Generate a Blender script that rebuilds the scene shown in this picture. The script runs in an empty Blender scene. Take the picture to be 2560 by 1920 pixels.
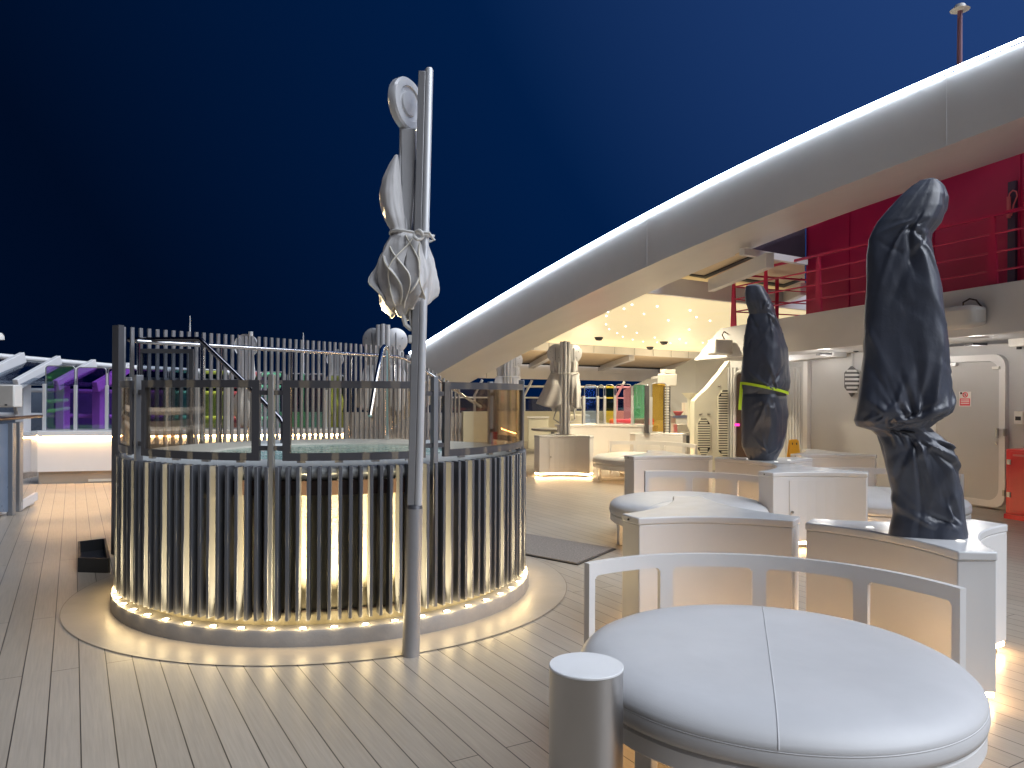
import bpy, math, random
from mathutils import Vector, Matrix, noise
random.seed(7)
R_ = math.radians
S = bpy.context.scene
COL = S.collection

# ------------------------------------------------------------------ camera
F, HZ, H, ROLL = 1900.0, 985.0, 1.5, R_(0.3)
cr, sr = math.cos(ROLL), math.sin(ROLL)
RX, UX, FW = Vector((cr, 0, sr)), Vector((-sr, 0, cr)), Vector((0, 1, 0))
cd = bpy.data.cameras.new('camera')
cd.sensor_width = 36.0
cd.lens = F / 2560 * 36
cd.shift_y = (HZ - 960) / 2560
cd.clip_end = 6000
cam = bpy.data.objects.new('camera', cd)
COL.objects.link(cam)
m = Matrix.Identity(4)
for i in range(3):
    m[i][0], m[i][1], m[i][2] = RX[i], UX[i], -FW[i]
m[0][3], m[1][3], m[2][3] = 0, 0, H
cam.matrix_world = m
S.camera = cam

# ------------------------------------------------------------------ world: night sky
W = bpy.data.worlds.new('World')
S.world = W
W.use_nodes = True
nt = W.node_tree
nt.nodes.clear()
out = nt.nodes.new('ShaderNodeOutputWorld')
bg = nt.nodes.new('ShaderNodeBackground')
tc = nt.nodes.new('ShaderNodeTexCoord')
dt = nt.nodes.new('ShaderNodeVectorMath'); dt.operation = 'DOT_PRODUCT'
dt.inputs[1].default_value = (0.62, 0.25, 0.50)
rp = nt.nodes.new('ShaderNodeValToRGB')
rp.color_ramp.elements[0].position = 0.02
rp.color_ramp.elements[0].color = (0.0002, 0.0036, 0.0165, 1)
rp.color_ramp.elements[1].position = 0.78
rp.color_ramp.elements[1].color = (0.020, 0.060, 0.21, 1)
e = rp.color_ramp.elements.new(0.42); e.color = (0.0006, 0.0128, 0.062, 1)
nt.links.new(tc.outputs['Generated'], dt.inputs[0])
nt.links.new(dt.outputs['Value'], rp.inputs['Fac'])
nt.links.new(rp.outputs['Color'], bg.inputs['Color'])
bg.inputs['Strength'].default_value = 1.0
nt.links.new(bg.outputs[0], out.inputs['Surface'])

# broad fill sun, added to stand in for unseen deck lighting
sd = bpy.data.lights.new('fill_sun', 'SUN')
sd.energy = 3.7; sd.angle = R_(60); sd.color = (0.88, 0.93, 1.0)
so = bpy.data.objects.new('fill_sun', sd); COL.objects.link(so)
so.rotation_euler = Vector((0.62, -0.27, 0.74)).to_track_quat('Z', 'Y').to_euler()

S.view_settings.view_transform = 'Standard'
S.view_settings.look = 'None'
S.view_settings.exposure = 0.0
S.view_settings.gamma = 1.0
S.render.engine = 'CYCLES'
S.cycles.use_denoising = True
S.cycles.max_bounces = 8
S.cycles.transparent_max_bounces = 24
S.cycles.sample_clamp_indirect = 6.0
S.cycles.caustics_reflective = False
S.cycles.caustics_refractive = False

# ------------------------------------------------------------------ picture <-> place
def ray(px, py):
    return RX * ((px - 1280) / F) + UX * ((HZ - py) / F) + FW
def gp(px, py, z):
    d = ray(px, py); t = (z - H) / d.z
    return Vector((d.x * t, d.y * t, z))
def dp(px, py, Y):
    d = ray(px, py)
    return Vector((d.x * Y, Y, H + d.z * Y))

# ------------------------------------------------------------------ materials
def mat(name, col, rough=0.5, metal=0.0, var=0.08, vscale=3.0, bump=0.0, bscale=60.0, spec=0.5,
        emis=None, estr=0.0, rvar=0.1, coat=0.0):
    M = bpy.data.materials.new(name); M.use_nodes = True
    N, L = M.node_tree.nodes, M.node_tree.links
    b = N['Principled BSDF']
    b.inputs['Metallic'].default_value = metal
    b.inputs['Specular IOR Level'].default_value = spec
    if coat: b.inputs['Coat Weight'].default_value = coat; b.inputs['Coat Roughness'].default_value = 0.15
    t = N.new('ShaderNodeTexCoord')
    n = N.new('ShaderNodeTexNoise'); n.inputs['Scale'].default_value = vscale
    n.inputs['Detail'].default_value = 6; n.inputs['Roughness'].default_value = 0.6
    L.new(t.outputs['Object'], n.inputs['Vector'])
    r = N.new('ShaderNodeValToRGB')
    a = 1 - var; c = 1 + var
    r.color_ramp.elements[0].position = 0.3; r.color_ramp.elements[1].position = 0.7
    r.color_ramp.elements[0].color = (col[0] * a, col[1] * a, col[2] * a, 1)
    r.color_ramp.elements[1].color = (min(1, col[0] * c), min(1, col[1] * c), min(1, col[2] * c), 1)
    L.new(n.outputs['Fac'], r.inputs['Fac']); L.new(r.outputs['Color'], b.inputs['Base Color'])
    mr = N.new('ShaderNodeMapRange')
    mr.inputs['To Min'].default_value = max(0.02, rough - rvar); mr.inputs['To Max'].default_value = min(1, rough + rvar)
    n2 = N.new('ShaderNodeTexNoise'); n2.inputs['Scale'].default_value = vscale * 2.7; n2.inputs['Detail'].default_value = 4
    L.new(t.outputs['Object'], n2.inputs['Vector'])
    L.new(n2.outputs['Fac'], mr.inputs['Value']); L.new(mr.outputs['Result'], b.inputs['Roughness'])
    if bump:
        n3 = N.new('ShaderNodeTexNoise'); n3.inputs['Scale'].default_value = bscale; n3.inputs['Detail'].default_value = 3
        L.new(t.outputs['Object'], n3.inputs['Vector'])
        bp = N.new('ShaderNodeBump'); bp.inputs['Strength'].default_value = bump; bp.inputs['Distance'].default_value = 0.01
        L.new(n3.outputs['Fac'], bp.inputs['Height']); L.new(bp.outputs['Normal'], b.inputs['Normal'])
    if emis:
        b.inputs['Emission Color'].default_value = (*emis, 1); b.inputs['Emission Strength'].default_value = estr
    return M

def emitter(name, col, s):
    M = bpy.data.materials.new(name); M.use_nodes = True
    N, L = M.node_tree.nodes, M.node_tree.links
    N.clear(); o = N.new('ShaderNodeOutputMaterial'); e = N.new('ShaderNodeEmission')
    e.inputs['Color'].default_value = (*col, 1); e.inputs['Strength'].default_value = s
    L.new(e.outputs[0], o.inputs['Surface']); return M

def glass(name, tint, refl=0.1, rcol=(1, 1, 1), rough=0.02):
    M = bpy.data.materials.new(name); M.use_nodes = True
    N, L = M.node_tree.nodes, M.node_tree.links
    N.clear(); o = N.new('ShaderNodeOutputMaterial')
    t = N.new('ShaderNodeBsdfTransparent'); t.inputs['Color'].default_value = (*[c ** 0.5 for c in tint], 1)   # a pane has two faces
    g = N.new('ShaderNodeBsdfGlossy'); g.inputs['Color'].default_value = (*rcol, 1); g.inputs['Roughness'].default_value = rough
    lw = N.new('ShaderNodeLayerWeight'); lw.inputs['Blend'].default_value = 0.25
    mr = N.new('ShaderNodeMapRange'); mr.inputs['To Min'].default_value = refl; mr.inputs['To Max'].default_value = min(1, refl + 0.5)
    L.new(lw.outputs['Fresnel'], mr.inputs['Value'])
    mx = N.new('ShaderNodeMixShader')
    L.new(mr.outputs['Result'], mx.inputs['Fac']); L.new(t.outputs[0], mx.inputs[1]); L.new(g.outputs[0], mx.inputs[2])
    L.new(mx.outputs[0], o.inputs['Surface']); return M

def plank_mat():
    M = bpy.data.materials.new('deck_planks'); M.use_nodes = True
    N, L = M.node_tree.nodes, M.node_tree.links
    b = N['Principled BSDF']
    t = N.new('ShaderNodeTexCoord'); mp = N.new('ShaderNodeMapping')
    mp.inputs['Rotation'].default_value = (0, 0, R_(-120)); mp.inputs['Location'].default_value = (0.3, 0.035, 0)
    L.new(t.outputs['Object'], mp.inputs['Vector'])
    br = N.new('ShaderNodeTexBrick')
    br.inputs['Scale'].default_value = 1; br.inputs['Brick Width'].default_value = 3.1; br.inputs['Row Height'].default_value = 0.130
    br.inputs['Mortar Size'].default_value = 0.0028; br.inputs['Mortar Smooth'].default_value = 0.1
    br.offset = 0.37; br.inputs['Bias'].default_value = 0
    br.inputs['Color1'].default_value = (0.41, 0.355, 0.29, 1); br.inputs['Color2'].default_value = (0.36, 0.31, 0.25, 1)
    br.inputs['Mortar'].default_value = (0.05, 0.043, 0.037, 1)
    L.new(mp.outputs['Vector'], br.inputs['Vector'])
    # long grain and worn patches
    mp2 = N.new('ShaderNodeMapping'); mp2.inputs['Scale'].default_value = (1.2, 26, 1)
    L.new(mp.outputs['Vector'], mp2.inputs['Vector'])
    ng = N.new('ShaderNodeTexNoise'); ng.inputs['Scale'].default_value = 3; ng.inputs['Detail'].default_value = 8
    L.new(mp2.outputs['Vector'], ng.inputs['Vector'])
    nb = N.new('ShaderNodeTexNoise'); nb.inputs['Scale'].default_value = 0.9; nb.inputs['Detail'].default_value = 5
    L.new(t.outputs['Object'], nb.inputs['Vector'])
    ad = N.new('ShaderNodeMath'); ad.operation = 'ADD'
    L.new(ng.outputs['Fac'], ad.inputs[0]); L.new(nb.outputs['Fac'], ad.inputs[1])
    mr = N.new('ShaderNodeMapRange'); mr.inputs['From Min'].default_value = 0.6; mr.inputs['From Max'].default_value = 1.4
    mr.inputs['To Min'].default_value = 0.80; mr.inputs['To Max'].default_value = 1.12
    L.new(ad.outputs[0], mr.inputs['Value'])
    mx = N.new('ShaderNodeVectorMath'); mx.operation = 'SCALE'
    L.new(br.outputs['Color'], mx.inputs[0]); L.new(mr.outputs['Result'], mx.inputs['Scale'])
    L.new(mx.outputs['Vector'], b.inputs['Base Color'])
    r2 = N.new('ShaderNodeMapRange'); r2.inputs['From Min'].default_value = 0.3; r2.inputs['From Max'].default_value = 0.7
    r2.inputs['To Min'].default_value = 0.28; r2.inputs['To Max'].default_value = 0.46
    L.new(nb.outputs['Fac'], r2.inputs['Value']); L.new(r2.outputs['Result'], b.inputs['Roughness'])
    hs = N.new('ShaderNodeMath'); hs.operation = 'MULTIPLY_ADD'; hs.inputs[1].default_value = -3.0
    L.new(br.outputs['Fac'], hs.inputs[0]); L.new(ng.outputs['Fac'], hs.inputs[2])
    bp = N.new('ShaderNodeBump'); bp.inputs['Strength'].default_value = 0.14; bp.inputs['Distance'].default_value = 0.004
    L.new(hs.outputs[0], bp.inputs['Height']); L.new(bp.outputs['Normal'], b.inputs['Normal'])
    return M

def water_mat(name, col, rough, scale, strength, trans=0.0):
    M = bpy.data.materials.new(name); M.use_nodes = True
    N, L = M.node_tree.nodes, M.node_tree.links
    b = N['Principled BSDF']; b.inputs['Base Color'].default_value = (*col, 1)
    b.inputs['Roughness'].default_value = rough; b.inputs['IOR'].default_value = 1.33
    t = N.new('ShaderNodeTexCoord')
    n = N.new('ShaderNodeTexNoise'); n.inputs['Scale'].default_value = scale; n.inputs['Detail'].default_value = 3
    n.inputs['Distortion'].default_value = 0.6
    L.new(t.outputs['Object'], n.inputs['Vector'])
    bp = N.new('ShaderNodeBump'); bp.inputs['Strength'].default_value = strength; bp.inputs['Distance'].default_value = 0.03
    L.new(n.outputs['Fac'], bp.inputs['Height']); L.new(bp.outputs['Normal'], b.inputs['Normal'])
    return M

def tile_mat(name, col, scale, lines):
    # fine grating / mosaic relief
    M = mat(name, col, 0.4, var=0.06)
    N, L = M.node_tree.nodes, M.node_tree.links
    b = N['Principled BSDF']; t = N.new('ShaderNodeTexCoord')
    v = N.new('ShaderNodeTexVoronoi'); v.inputs['Scale'].default_value = scale
    v.inputs['Randomness'].default_value = lines
    L.new(t.outputs['Object'], v.inputs['Vector'])
    bp = N.new('ShaderNodeBump'); bp.inputs['Strength'].default_value = 0.5; bp.inputs['Distance'].default_value = 0.004
    L.new(v.outputs['Distance'], bp.inputs['Height']); L.new(bp.outputs['Normal'], b.inputs['Normal'])
    return M

def crumple(M, layers, zs=1.0, ridged=True):
    N, L = M.node_tree.nodes, M.node_tree.links
    b = N['Principled BSDF']; t = N.new('ShaderNodeTexCoord')
    mp = N.new('ShaderNodeMapping'); mp.inputs['Scale'].default_value = (1, 1, zs); L.new(t.outputs['Object'], mp.inputs['Vector'])
    last = None
    for sc, st, ds in layers:
        n = N.new('ShaderNodeTexNoise'); n.inputs['Scale'].default_value = sc; n.inputs['Detail'].default_value = 3; n.inputs['Distortion'].default_value = 1.2
        n.noise_type = 'RIDGED_MULTIFRACTAL' if (ridged and sc < 100) else 'FBM'
        L.new(mp.outputs['Vector'], n.inputs['Vector'])
        bp = N.new('ShaderNodeBump'); bp.inputs['Strength'].default_value = st; bp.inputs['Distance'].default_value = ds
        L.new(n.outputs['Fac'], bp.inputs['Height'])
        if last: L.new(last.outputs['Normal'], bp.inputs['Normal'])
        last = bp
    L.new(last.outputs['Normal'], b.inputs['Normal'])
    return M
def tarp_mat():
    T = mat('navy_tarpaulin', (0.046, 0.053, 0.076), 0.40, var=0.25, vscale=4, rvar=0.07, spec=0.9)
    p = T.node_tree.nodes['Principled BSDF']; p.inputs['Sheen Weight'].default_value = 0.12; p.inputs['Sheen Roughness'].default_value = 0.4
    return crumple(T, ((9.0, 0.09, 0.02), (26.0, 0.10, 0.008), (160.0, 0.10, 0.004)), 0.8, False)

M = dict(
    deck=plank_mat(),
    ring=mat('curved_deck_border', (0.385, 0.333, 0.27), 0.42, var=0.10, vscale=1.6, bump=0.08, bscale=30),
    joint=mat('deck_caulking', (0.28, 0.24, 0.195), 0.7),
    sea=water_mat('sea', (0.004, 0.01, 0.02), 0.2, 0.05, 0.4),
    white=mat('white_powder_coat', (0.80, 0.79, 0.775), 0.38, var=0.03, vscale=2, bump=0.03, bscale=180),
    whitetop=mat('white_solid_surface', (0.78, 0.78, 0.78), 0.22, var=0.04, vscale=2.5, bump=0.02, bscale=40),
    vinyl=crumple(mat('grey_white_vinyl', (0.64, 0.64, 0.645), 0.42, var=0.07, vscale=1.6), ((2.2, 0.10, 0.03), (7.0, 0.06, 0.01), (220.0, 0.10, 0.003)), 1.0, False),
    shipwhite=mat('ship_white_paint', (0.70, 0.70, 0.715), 0.34, var=0.07, vscale=0.7, bump=0.06, bscale=1.1, rvar=0.05),
    greywall=mat('grey_ship_paint', (0.47, 0.475, 0.49), 0.38, var=0.07, vscale=0.8, bump=0.05, bscale=3),
    cream=mat('cream_paint', (0.74, 0.72, 0.60), 0.4, var=0.05, vscale=1.2, bump=0.04, bscale=5),
    red=mat('red_ship_paint', (0.52, 0.016, 0.085), 0.36, var=0.12, vscale=0.9, bump=0.05, bscale=3),
    redbright=mat('red_enamel', (0.72, 0.015, 0.03), 0.35, var=0.06),
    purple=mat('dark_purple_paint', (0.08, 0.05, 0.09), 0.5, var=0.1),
    slat=mat('anthracite_slat', (0.105, 0.11, 0.125), 0.45, metal=0.0, var=0.08, vscale=4),
    slatgrey=mat('grey_aluminium_slat', (0.36, 0.36, 0.375), 0.32, metal=0.6, var=0.06, vscale=4),
    frame=mat('charcoal_frame', (0.085, 0.085, 0.095), 0.4, metal=0.3, var=0.06),
    postmetal=mat('satin_post', (0.30, 0.31, 0.33), 0.35, metal=0.6, var=0.05),
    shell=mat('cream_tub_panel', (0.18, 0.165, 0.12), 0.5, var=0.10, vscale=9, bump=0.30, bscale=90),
    brown=mat('dark_brown_trim', (0.035, 0.018, 0.014), 0.4, var=0.1),
    plinth=mat('grey_plinth', (0.30, 0.29, 0.285), 0.5, var=0.14, vscale=5, bump=0.1, bscale=60),
    coping=tile_mat('coping_grating', (0.52, 0.54, 0.53), 55, 0.15),
    basin=mat('teal_basin', (0.25, 0.45, 0.45), 0.4),
    water=water_mat('spa_water', (0.30, 0.52, 0.49), 0.06, 9, 0.30),
    steel=mat('brushed_steel', (0.46, 0.445, 0.43), 0.30, metal=1.0, var=0.02, vscale=3, rvar=0.02),
    chrome=mat('polished_rail', (0.62, 0.62, 0.63), 0.14, metal=1.0, var=0.03, rvar=0.04),
    darkchrome=mat('dark_rail', (0.16, 0.16, 0.18), 0.16, metal=1.0, var=0.03, rvar=0.04),
    alu=mat('silver_mast', (0.58, 0.585, 0.60), 0.36, metal=0.25, var=0.04, vscale=6),
    alugrey=mat('grey_mast_sleeve', (0.34, 0.34, 0.35), 0.42, metal=0.4, var=0.06, vscale=7),
    cloth=crumple(mat('grey_canvas', (0.58, 0.57, 0.57), 0.8, var=0.07, vscale=5, spec=0.2), ((7.0, 0.12, 0.02), (22.0, 0.10, 0.006), (300.0, 0.15, 0.003)), 0.7, False),
    hem=mat('cream_hem', (0.72, 0.68, 0.58), 0.7, var=0.05),
    rope=mat('white_rope', (0.72, 0.71, 0.68), 0.8, bump=0.3, bscale=300),
    tarp=tarp_mat(),
    tarphem=mat('tarpaulin_edge', (0.30, 0.27, 0.20), 0.5),
    lime=mat('lime_strap', (0.62, 0.85, 0.03), 0.6, var=0.05),
    rubber=mat('black_rubber', (0.02, 0.021, 0.024), 0.5, bump=0.2, bscale=100),
    mat_=mat('doormat_pile', (0.30, 0.265, 0.235), 0.95, var=0.3, vscale=60, bump=0.7, bscale=220, spec=0.1),
    dark=mat('dark_recess', (0.02, 0.02, 0.024), 0.6),
    yellow=mat('yellow_plastic', (0.80, 0.44, 0.02), 0.4, var=0.05),
    louver=mat('warm_louvre', (0.72, 0.60, 0.44), 0.55, var=0.06, vscale=2),
    wood=mat('handrail_wood', (0.10, 0.055, 0.035), 0.35, var=0.2, vscale=6),
    plastic=mat('white_plastic', (0.70, 0.69, 0.66), 0.45, var=0.04),
    mesh_=mat('speaker_mesh', (0.45, 0.43, 0.40), 0.6, bump=0.5, bscale=400),
    pink=mat('pink_panel', (0.70, 0.16, 0.18), 0.5),
    bluegrey=mat('blue_grey_panel', (0.16, 0.20, 0.27), 0.3, var=0.1),
    orange=mat('amber_panel', (0.8, 0.42, 0.08), 0.5),
    # lights
    led=emitter('white_led', (0.80, 0.90, 1.0), 32),
    warmled=emitter('warm_led', (1.0, 0.64, 0.31), 60),
    underfill=emitter('soft_warm_fill', (1.0, 0.60, 0.26), 7),
    counterled=emitter('warm_counter_led', (1.0, 0.58, 0.24), 110),
    downlight=emitter('spot_lens', (1.0, 0.93, 0.70), 18),
    toplight=emitter('small_top_light', (1.0, 0.97, 0.92), 1.3),
    magenta=emitter('magenta_lamp', (1.0, 0.05, 0.40), 2.0),
    starlight=emitter('ceiling_spot_lens', (1.0, 0.98, 0.92), 4),
    # glass
    amber=glass('bronze_glass', (0.97, 0.90, 0.77), 0.05, (1.0, 0.85, 0.65)),
    clear=glass('clear_glass', (0.78, 0.82, 0.86), 0.06),
    smoke=glass('smoked_glass', (0.45, 0.50, 0.56), 0.05),
)
for _k in ('amber', 'smoke'): pass
M['ceil'] = mat('ceiling_added_glow', (0.75, 0.66, 0.42), 0.5, var=0.04, vscale=0.5, emis=(1.0, 0.86, 0.53), estr=0.55)  # bounced light put into the paint as emission; the ceiling is no lamp
GL = dict(
    purple=glass('purple_dichroic', (0.50, 0.14, 0.95), 0.25, (0.25, 1.0, 0.16)),
    green=glass('green_dichroic', (0.24, 0.92, 0.45), 0.14, (0.9, 0.3, 0.9)),
    teal=glass('teal_dichroic', (0.28, 0.82, 0.70), 0.14, (1.0, 0.5, 0.6)),
    lime=glass('lime_dichroic', (0.80, 0.95, 0.16), 0.14, (0.5, 0.4, 1.0)),
    rose=glass('rose_dichroic', (0.95, 0.22, 0.26), 0.14, (0.3, 1.0, 0.5)),
    blue=glass('blue_dichroic', (0.50, 0.66, 1.0), 0.10, (0.3, 0.5, 1.0)),
    grey=glass('grey_dichroic', (0.62, 0.64, 0.62), 0.12, (0.5, 0.6, 1.0)),
    gold=glass('gold_dichroic', (1.0, 0.80, 0.10), 0.10, (0.3, 0.4, 1.0)),
    pink=glass('pink_dichroic', (1.0, 0.45, 0.58), 0.10, (0.3, 0.9, 0.8)),
    amberp=glass('amber_dichroic', (0.90, 0.62, 0.14), 0.10, (0.9, 0.7, 0.4)),
)

# ------------------------------------------------------------------ object helpers
def thing(name, label, cat, loc=(0, 0, 0), rz=0, group=None):
    o = bpy.data.objects.new(name, None); COL.objects.link(o)
    o.empty_display_size = 0.2
    o.location = loc; o.rotation_euler = (0, 0, rz)
    o['label'] = label; o['category'] = cat
    if group: o['group'] = group
    return o
def tag(o, label, cat, group=None):
    o['label'] = label; o['category'] = cat
    if group: o['group'] = group
    return o
def dup(root, loc, rz=None, label=None, group=None, name=None):
    r = root.copy(); COL.objects.link(r); r.location = loc
    if rz is not None: r.rotation_euler = (0, 0, rz)
    if label: r['label'] = label
    if group: r['group'] = group
    for ch in list(root.children):
        c = ch.copy(); COL.objects.link(c); c.parent = r
        for g in ch.children:
            d = g.copy(); COL.objects.link(d); d.parent = c
    return r

class MB:
    def __init__(s): s.v = []; s.f = []
    def add(s, vs, fs):
        n = len(s.v); s.v += [Vector(p) for p in vs]; s.f += [[i + n for i in f] for f in fs]; return s
    def box(s, c, size, rz=0, basis=None):
        hx, hy, hz = size[0] / 2, size[1] / 2, size[2] / 2
        vs = []
        for k in (-1, 1):
            for (i, j) in ((-1, -1), (1, -1), (1, 1), (-1, 1)):
                vs.append(Vector((i * hx, j * hy, k * hz)))
        if basis: vs = [basis[0] * p.x + basis[1] * p.y + basis[2] * p.z for p in vs]
        elif rz:
            q = Matrix.Rotation(rz, 3, 'Z'); vs = [q @ p for p in vs]
        vs = [p + Vector(c) for p in vs]
        return s.add(vs, [(3, 2, 1, 0), (4, 5, 6, 7), (0, 1, 5, 4), (1, 2, 6, 5), (2, 3, 7, 6), (3, 0, 4, 7)])
    def beam(s, a, b, w, h, up=(0, 0, 1)):
        a, b = Vector(a), Vector(b); d = (b - a).normalized(); up = Vector(up)
        if abs(d.dot(up)) > 0.98: up = Vector((1, 0, 0))
        side = d.cross(up).normalized(); u = side.cross(d)
        return s.box((a + b) / 2, ((b - a).length, w, h), basis=(d, side, u))
    def prism(s, pts, z0, z1):
        n = len(pts)
        vs = [(p[0], p[1], z0) for p in pts] + [(p[0], p[1], z1) for p in pts]
        fs = [tuple(range(n - 1, -1, -1)), tuple(range(n, 2 * n))]
        fs += [(i, (i + 1) % n, n + (i + 1) % n, n + i) for i in range(n)]
        return s.add(vs, fs)
    def slab(s, pts, nrm, t):
        # planar polygon given in 3-D, thickened by t along nrm
        nrm = Vector(nrm).normalized(); pts = [Vector(p) for p in pts]; n = len(pts)
        vs = pts + [p + nrm * t for p in pts]
        fs = [tuple(range(n - 1, -1, -1)), tuple(range(n, 2 * n))]
        fs += [(i, (i + 1) % n, n + (i + 1) % n, n + i) for i in range(n)]
        return s.add(vs, fs)
    def tube(s, pts, r, n=10, caps=True):
        pts = [Vector(p) for p in pts]; k = len(pts)
        rs = r if isinstance(r, (list, tuple)) else [r] * k
        vs, fs = [], []
        prev = None
        for i, p in enumerate(pts):
            d = (pts[min(i + 1, k - 1)] - pts[max(i - 1, 0)]).normalized()
            if prev is None:
                a = Vector((0, 0, 1)) if abs(d.z) < 0.9 else Vector((1, 0, 0))
                u = d.cross(a).normalized()
            else:
                u = (prev - d * prev.dot(d)).normalized()
            prev = u; w = d.cross(u)
            for j in range(n):
                t = 2 * math.pi * j / n
                vs.append(p + (u * math.cos(t) + w * math.sin(t)) * rs[i])
        for i in range(k - 1):
            for j in range(n):
                fs.append((i * n + j, i * n + (j + 1) % n, (i + 1) * n + (j + 1) % n, (i + 1) * n + j))
        if caps:
            fs.append(tuple(range(n - 1, -1, -1))); fs.append(tuple((k - 1) * n + j for j in range(n)))
        return s.add(vs, fs)
    def cyl(s, a, b, r, n=24): return s.tube([a, b], r, n)
    def lathe(s, prof, c=(0, 0, 0), n=96, closed=False, a0=0, a1=2 * math.pi):
        full = abs(a1 - a0 - 2 * math.pi) < 1e-6; k = n if full else n + 1
        vs, fs = [], []
        for (r, z) in prof:
            for j in range(k):
                t = a0 + (a1 - a0) * j / n
                vs.append((c[0] + r * math.cos(t), c[1] + r * math.sin(t), c[2] + z))
        m_ = len(prof)
        for i in range(m_ if closed else m_ - 1):
            i2 = (i + 1) % m_
            for j in range(n):
                j2 = (j + 1) % k
                fs.append((i * k + j, i * k + j2, i2 * k + j2, i2 * k + j))
        return s.add(vs, fs)
    def disc(s, c, r, n=32, z=None):
        vs = [(c[0] + r * math.cos(2 * math.pi * j / n), c[1] + r * math.sin(2 * math.pi * j / n), c[2]) for j in range(n)]
        return s.add(vs, [tuple(range(n))])
    def arcbox(s, c, r0, r1, a0, a1, z0, z1, n=12):
        prof = [(r0, z0), (r1, z0), (r1, z1), (r0, z1)]
        vs, fs = [], []
        for j in range(n + 1):
            t = a0 + (a1 - a0) * j / n
            for (r, z) in prof: vs.append((c[0] + r * math.cos(t), c[1] + r * math.sin(t), z))
        for j in range(n):
            for i in range(4):
                i2 = (i + 1) % 4
                fs.append((j * 4 + i, j * 4 + i2, (j + 1) * 4 + i2, (j + 1) * 4 + i))
        fs.append((3, 2, 1, 0)); fs.append(tuple(n * 4 + i for i in range(4)))
        return s.add(vs, fs)
    def grid(s, rows, wrap=True, caps=False):
        k = len(rows[0]); vs = [p for r in rows for p in r]; fs = []
        for i in range(len(rows) - 1):
            for j in range(k if wrap else k - 1):
                j2 = (j + 1) % k
                fs.append((i * k + j, i * k + j2, (i + 1) * k + j2, (i + 1) * k + j))
        if caps:
            fs.append(tuple(range(k - 1, -1, -1))); fs.append(tuple((len(rows) - 1) * k + j for j in range(k)))
        return s.add(vs, fs)
    def build(s, name, material, parent=None, local=False, bevel=0.0, smooth=True, sharp=35, seg=2):
        vs = s.v
        if parent is not None and not local:
            off = Vector(parent.location)
            p = parent.parent
            while p: off += Vector(p.location); p = p.parent
            vs = [p_ - off for p_ in vs]
        me = bpy.data.meshes.new(name); me.from_pydata([tuple(p) for p in vs], [], s.f); me.validate(); me.update()
        import bmesh
        b = bmesh.new(); b.from_mesh(me); bmesh.ops.recalc_face_normals(b, faces=b.faces); b.to_mesh(me); b.free()
        if smooth:
            me.shade_smooth(); me.set_sharp_from_angle(angle=R_(sharp))
        o = bpy.data.objects.new(name, me); COL.objects.link(o); me.materials.append(material)
        if parent is not None: o.parent = parent
        if bevel:
            bv = o.modifiers.new('bevel', 'BEVEL'); bv.width = bevel; bv.segments = seg; bv.limit_method = 'ANGLE'; bv.angle_limit = R_(40)
            bv.harden_normals = False
        return o
def far_reaching(o):
    # a lensed beam that loses little strength over its short throw
    d = o.data; d.use_nodes = True
    N, L = d.node_tree.nodes, d.node_tree.links
    e = N['Emission']; f = N.new('ShaderNodeLightFalloff'); f.inputs['Strength'].default_value = 1.0
    L.new(f.outputs['Constant'], e.inputs['Strength'])
def structure(o): o['kind'] = 'structure'; return o
def lamp(name, kind, loc, energy, col, parent=None, radius=0.05, spot=None, blend=0.5, rot=None, size=None):
    d = bpy.data.lights.new(name, kind); d.energy = energy; d.color = col
    if kind in ('POINT', 'SPOT'): d.shadow_soft_size = radius
    if kind == 'SPOT': d.spot_size = spot; d.spot_blend = blend
    if kind == 'AREA' and size: d.shape = 'RECTANGLE'; d.size, d.size_y = size
    o = bpy.data.objects.new(name, d); COL.objects.link(o)
    if parent is not None:
        o.parent = parent; o.location = Vector(loc) - Vector(parent.location)
    else: o.location = loc
    if rot: o.rotation_euler = rot
    return o

# ================================================================== SETTING: deck, sea
b = MB(); b.add([(-40, -12, 0), (45, -12, 0), (45, 60, 0), (-40, 60, 0)], [(0, 1, 2, 3)])
structure(b.build('deck', M['deck']))
b = MB(); b.add([(-2500, -2500, -24), (2500, -2500, -24), (2500, 2500, -24), (-2500, 2500, -24)], [(0, 1, 2, 3)])
structure(b.build('sea', M['sea']))

# ================================================================== HOT TUB
TC = Vector((-1.416, 6.015, 0))
b = MB(); b.lathe([(1.5, 0.004), (1.85, 0.004)], TC, 128)
structure(b.build('deck_border', M['ring']))
b = MB(); b.lathe([(1.85, 0.005), (1.855, 0.005)], TC, 128)
structure(b.build('deck_joint', M['joint']))

tub = thing('hot_tub', 'round raised hot tub clad in dark vertical slats with warm uplights round its base', 'hot tub', TC)
b = MB(); b.lathe([(1.40, 0), (1.553, 0), (1.555, 0.085), (1.548, 0.10), (1.40, 0.10)], TC, 160); b.build('plinth', M['plinth'], tub, sharp=50)
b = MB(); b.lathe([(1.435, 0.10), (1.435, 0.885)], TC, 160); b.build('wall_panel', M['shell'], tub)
b = MB()
for j in range(52):
    a = 2 * math.pi * (j + 0.5) / 52
    b.arcbox(TC, 1.435, 1.438, a - 0.004, a + 0.004, 0.19, 0.885, 1)
b.build('panel_joint', M['brown'], tub)
b = MB(); b.lathe([(1.44, 0.885), (1.472, 0.885), (1.472, 0.972), (1.44, 0.972)], TC, 128); b.build('trim_band', M['brown'], tub)
b = MB(); b.lathe([(1.44, 0.178), (1.449, 0.178), (1.449, 0.190), (1.44, 0.190)], TC, 128); b.build('trim_rail', M['brown'], tub)
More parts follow.
